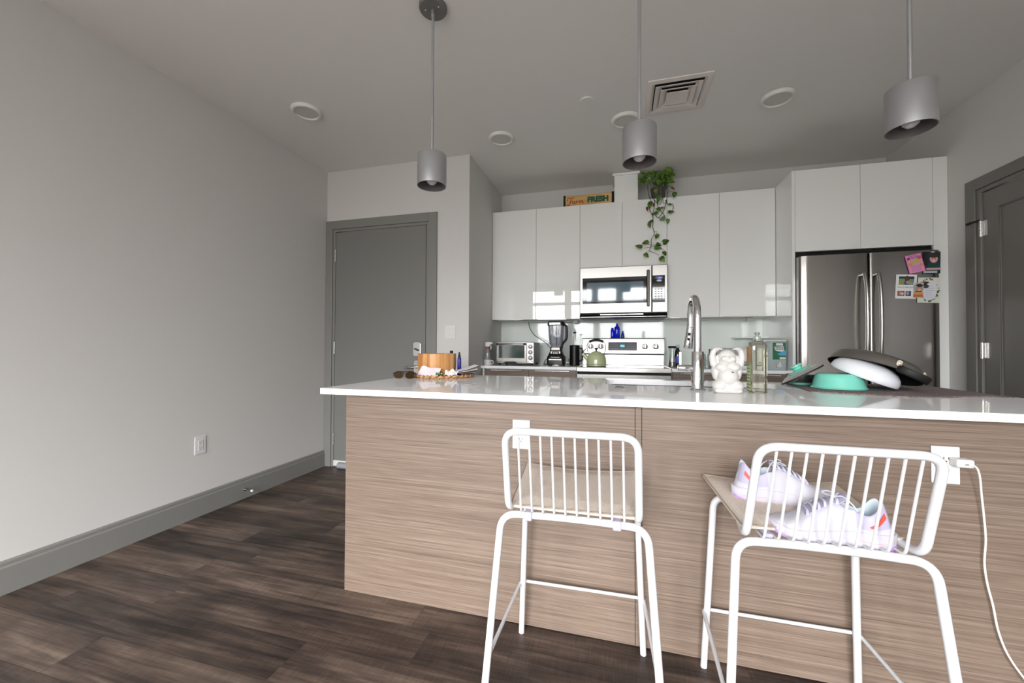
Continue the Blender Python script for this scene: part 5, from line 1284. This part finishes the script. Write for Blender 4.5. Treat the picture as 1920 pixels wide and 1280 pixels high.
    # stripe on the heel quarter, both sides
    for s in (-1, 1):
        def wall(u, k_): return Vector((X_(u) - .030 * max(0, (u - .78) / .22) * k_ * (collar(u) - mid(u) + .006) / .1 + (.010 * (u - .9) / .1 if u > .9 else 0), cen(u) + s * (W(u) * .97 * (1 - .16 * k_ ** 1.5 + .06 * math.sin(PI * k_)) + .0018), mid(u) - .006 + (collar(u) - mid(u) + .006) * k_))
        a = [wall(.80, .50), wall(.85, .58), wall(.90, .68), wall(.945, .78)]; c = [wall(.81, .42), wall(.86, .46), wall(.91, .54), wall(.95, .62)]
        bb = B(); n_ = Vector((0, s * .0012, 0))
        bb.loft([[p, q, q + n_, p + n_] for p, q in zip(a, c)]); bb.done('heel_stripe', 'coral', upper)
    # tongue and laces
    def arch(u, k, off=.002):
        a = PI * k; cy, cz_ = math.cos(a), math.sin(a); w = W(u) * .97; z0 = mid(u) - .006; h = side_h(min(u, .62)) - z0
        return Vector((X_(u), cen(u) + (w + off) * math.copysign(abs(cy) ** .75, cy), z0 + h * abs(cz_) ** .8 + off))
    tb = B()
    tr = [[arch(u, k, .001 + (.004 if u > .46 else .0012)) for k in (.36, .42, .5, .58, .64)] for u in (.30, .37, .44, .51, .585)]
    e = [p + Vector((.020, 0, .014)) for p in tr[-1]]; tr.append(e)
    lo = [[p - Vector((0, 0, .003)) for p in r] for r in tr]
    tb.loft([r + l[::-1] for r, l in zip(tr, lo)]); tb.done('tongue', 'lavpanel', t, angle=60)
    for i in range(6):
        u = .31 + i * .05
        B().tube(spline([arch(u, .33, .0035), arch(u + .012, .42, .0065), arch(u + .016, .5, .0065), arch(u + .012, .58, .0065), arch(u, .67, .0035)], 4), .0024, n=8, flat=(.0016, .0032)).done('lace', 'lace' if i % 2 else 'eyelet', t)
    p = arch(.575, .5, .008)
    bb = B()
    for s in (-1, 1):
        bb.tube(spline([p, p + Vector((-.004, s * .016, .008)), p + Vector((-.018, s * .027, .002)), p + Vector((-.012, s * .013, -.001)), p], 5), .0018, n=6)
        bb.tube(spline([p, p + Vector((.012, s * .012, .006)), p + Vector((.026, s * .030, -.006)), p + Vector((.034, s * .036, -.02))], 5), .0018, n=6)
    bb.done('lace_bow', 'lace', t)
    return t
sneaker('nearer white sneaker on the stool, toe pointing left behind the back rods', (.524, 1.236, .6005), -.04, .025, 1)
sneaker('farther white sneaker on the stool, heel with coral stripe at the left', (.484, 1.374, .641), PI - .10, .05, -1)

# ------------------------------------------------------------------ charger and cable at the right outlet
t = thing('phone_charger', 'white phone charger plugged into the right island outlet', 'charger', (1.003, 1.543, .7585))
B().box(-.0215, .0215, -.034, 0, -.0125, .0125, .0055, 3).done('charger_body', 'plastic', t)
B().box(-.003, .010, -.0348, -.0335, -.0045, .0005, .0004).done('usb_port', 'greyink', t)
o = B().tube(spline([(1.008, 1.508, .757), (1.022, 1.503, .752), (1.036, 1.512, .722), (1.048, 1.525, .67), (1.058, 1.532, .60), (1.063, 1.534, .53), (1.060, 1.535, .46), (1.066, 1.535, .40), (1.079, 1.535, .335), (1.090, 1.535, .265), (1.110, 1.533, .20), (1.146, 1.528, .137), (1.20, 1.50, .06), (1.27, 1.46, .012), (1.38, 1.42, .004), (1.52, 1.40, .004)], 7), .0026, n=8).done('charging_cable', 'cord')
tag(o, 'white charging cable hanging from the charger to the floor', 'cable')

# ------------------------------------------------------------------ daylight
w = bpy.data.worlds.new('overcast_sky'); scene.world = w; w.use_nodes = True; nt = w.node_tree
bg = nt.nodes['Background']
tc = nt.nodes.new('ShaderNodeTexCoord'); sp = nt.nodes.new('ShaderNodeSeparateXYZ'); nt.links.new(tc.outputs['Generated'], sp.inputs[0])
r = nt.nodes.new('ShaderNodeValToRGB'); mr = nt.nodes.new('ShaderNodeMapRange'); mr.inputs['From Min'].default_value = -1; mr.inputs['From Max'].default_value = 1
nt.links.new(sp.outputs['Z'], mr.inputs['Value']); nt.links.new(mr.outputs[0], r.inputs['Fac'])
els = r.color_ramp.elements
els[0].position = .30; els[0].color = (.22, .22, .215, 1); els[1].position = 1.0; els[1].color = (4.0, 4.04, 4.1, 1)
for p, c in ((.46, (.36, .36, .355, 1)), (.495, (.62, .63, .62, 1)), (.52, (.85, .86, .87, 1))):
    e = els.new(p); e.color = c
for p, c in ((.585, (1.55, 1.57, 1.6, 1)), (.70, (3.2, 3.23, 3.3, 1))):
    e = els.new(p); e.color = c
nt.links.new(r.outputs['Color'], bg.inputs['Color']); bg.inputs['Strength'].default_value = 11.0
for i, (a, c) in enumerate(WIN):
    li = bpy.data.lights.new('window_portal', 'AREA'); li.shape = 'RECTANGLE'; li.size = c - a; li.size_y = WZ1 - WZ0; li.cycles.is_portal = True
    lo = bpy.data.objects.new('window_portal', li); COL.objects.link(lo); lo.location = ((a + c) / 2, YF - T - .01, (WZ0 + WZ1) / 2); lo.rotation_euler = (PI / 2, 0, 0)

# ------------------------------------------------------------------ view
vs = scene.view_settings; vs.view_transform = 'Standard'; vs.look = 'None'; vs.gamma = 1; vs.use_curve_mapping = False
vs.exposure = 0.5
scene.cycles.max_bounces = 10; scene.cycles.diffuse_bounces = 6; scene.cycles.glossy_bounces = 5; scene.cycles.transmission_bounces = 8; scene.cycles.transparent_max_bounces = 16
scene.cycles.sample_clamp_indirect = 12
scene.cycles.caustics_reflective = False; scene.cycles.caustics_refractive = False
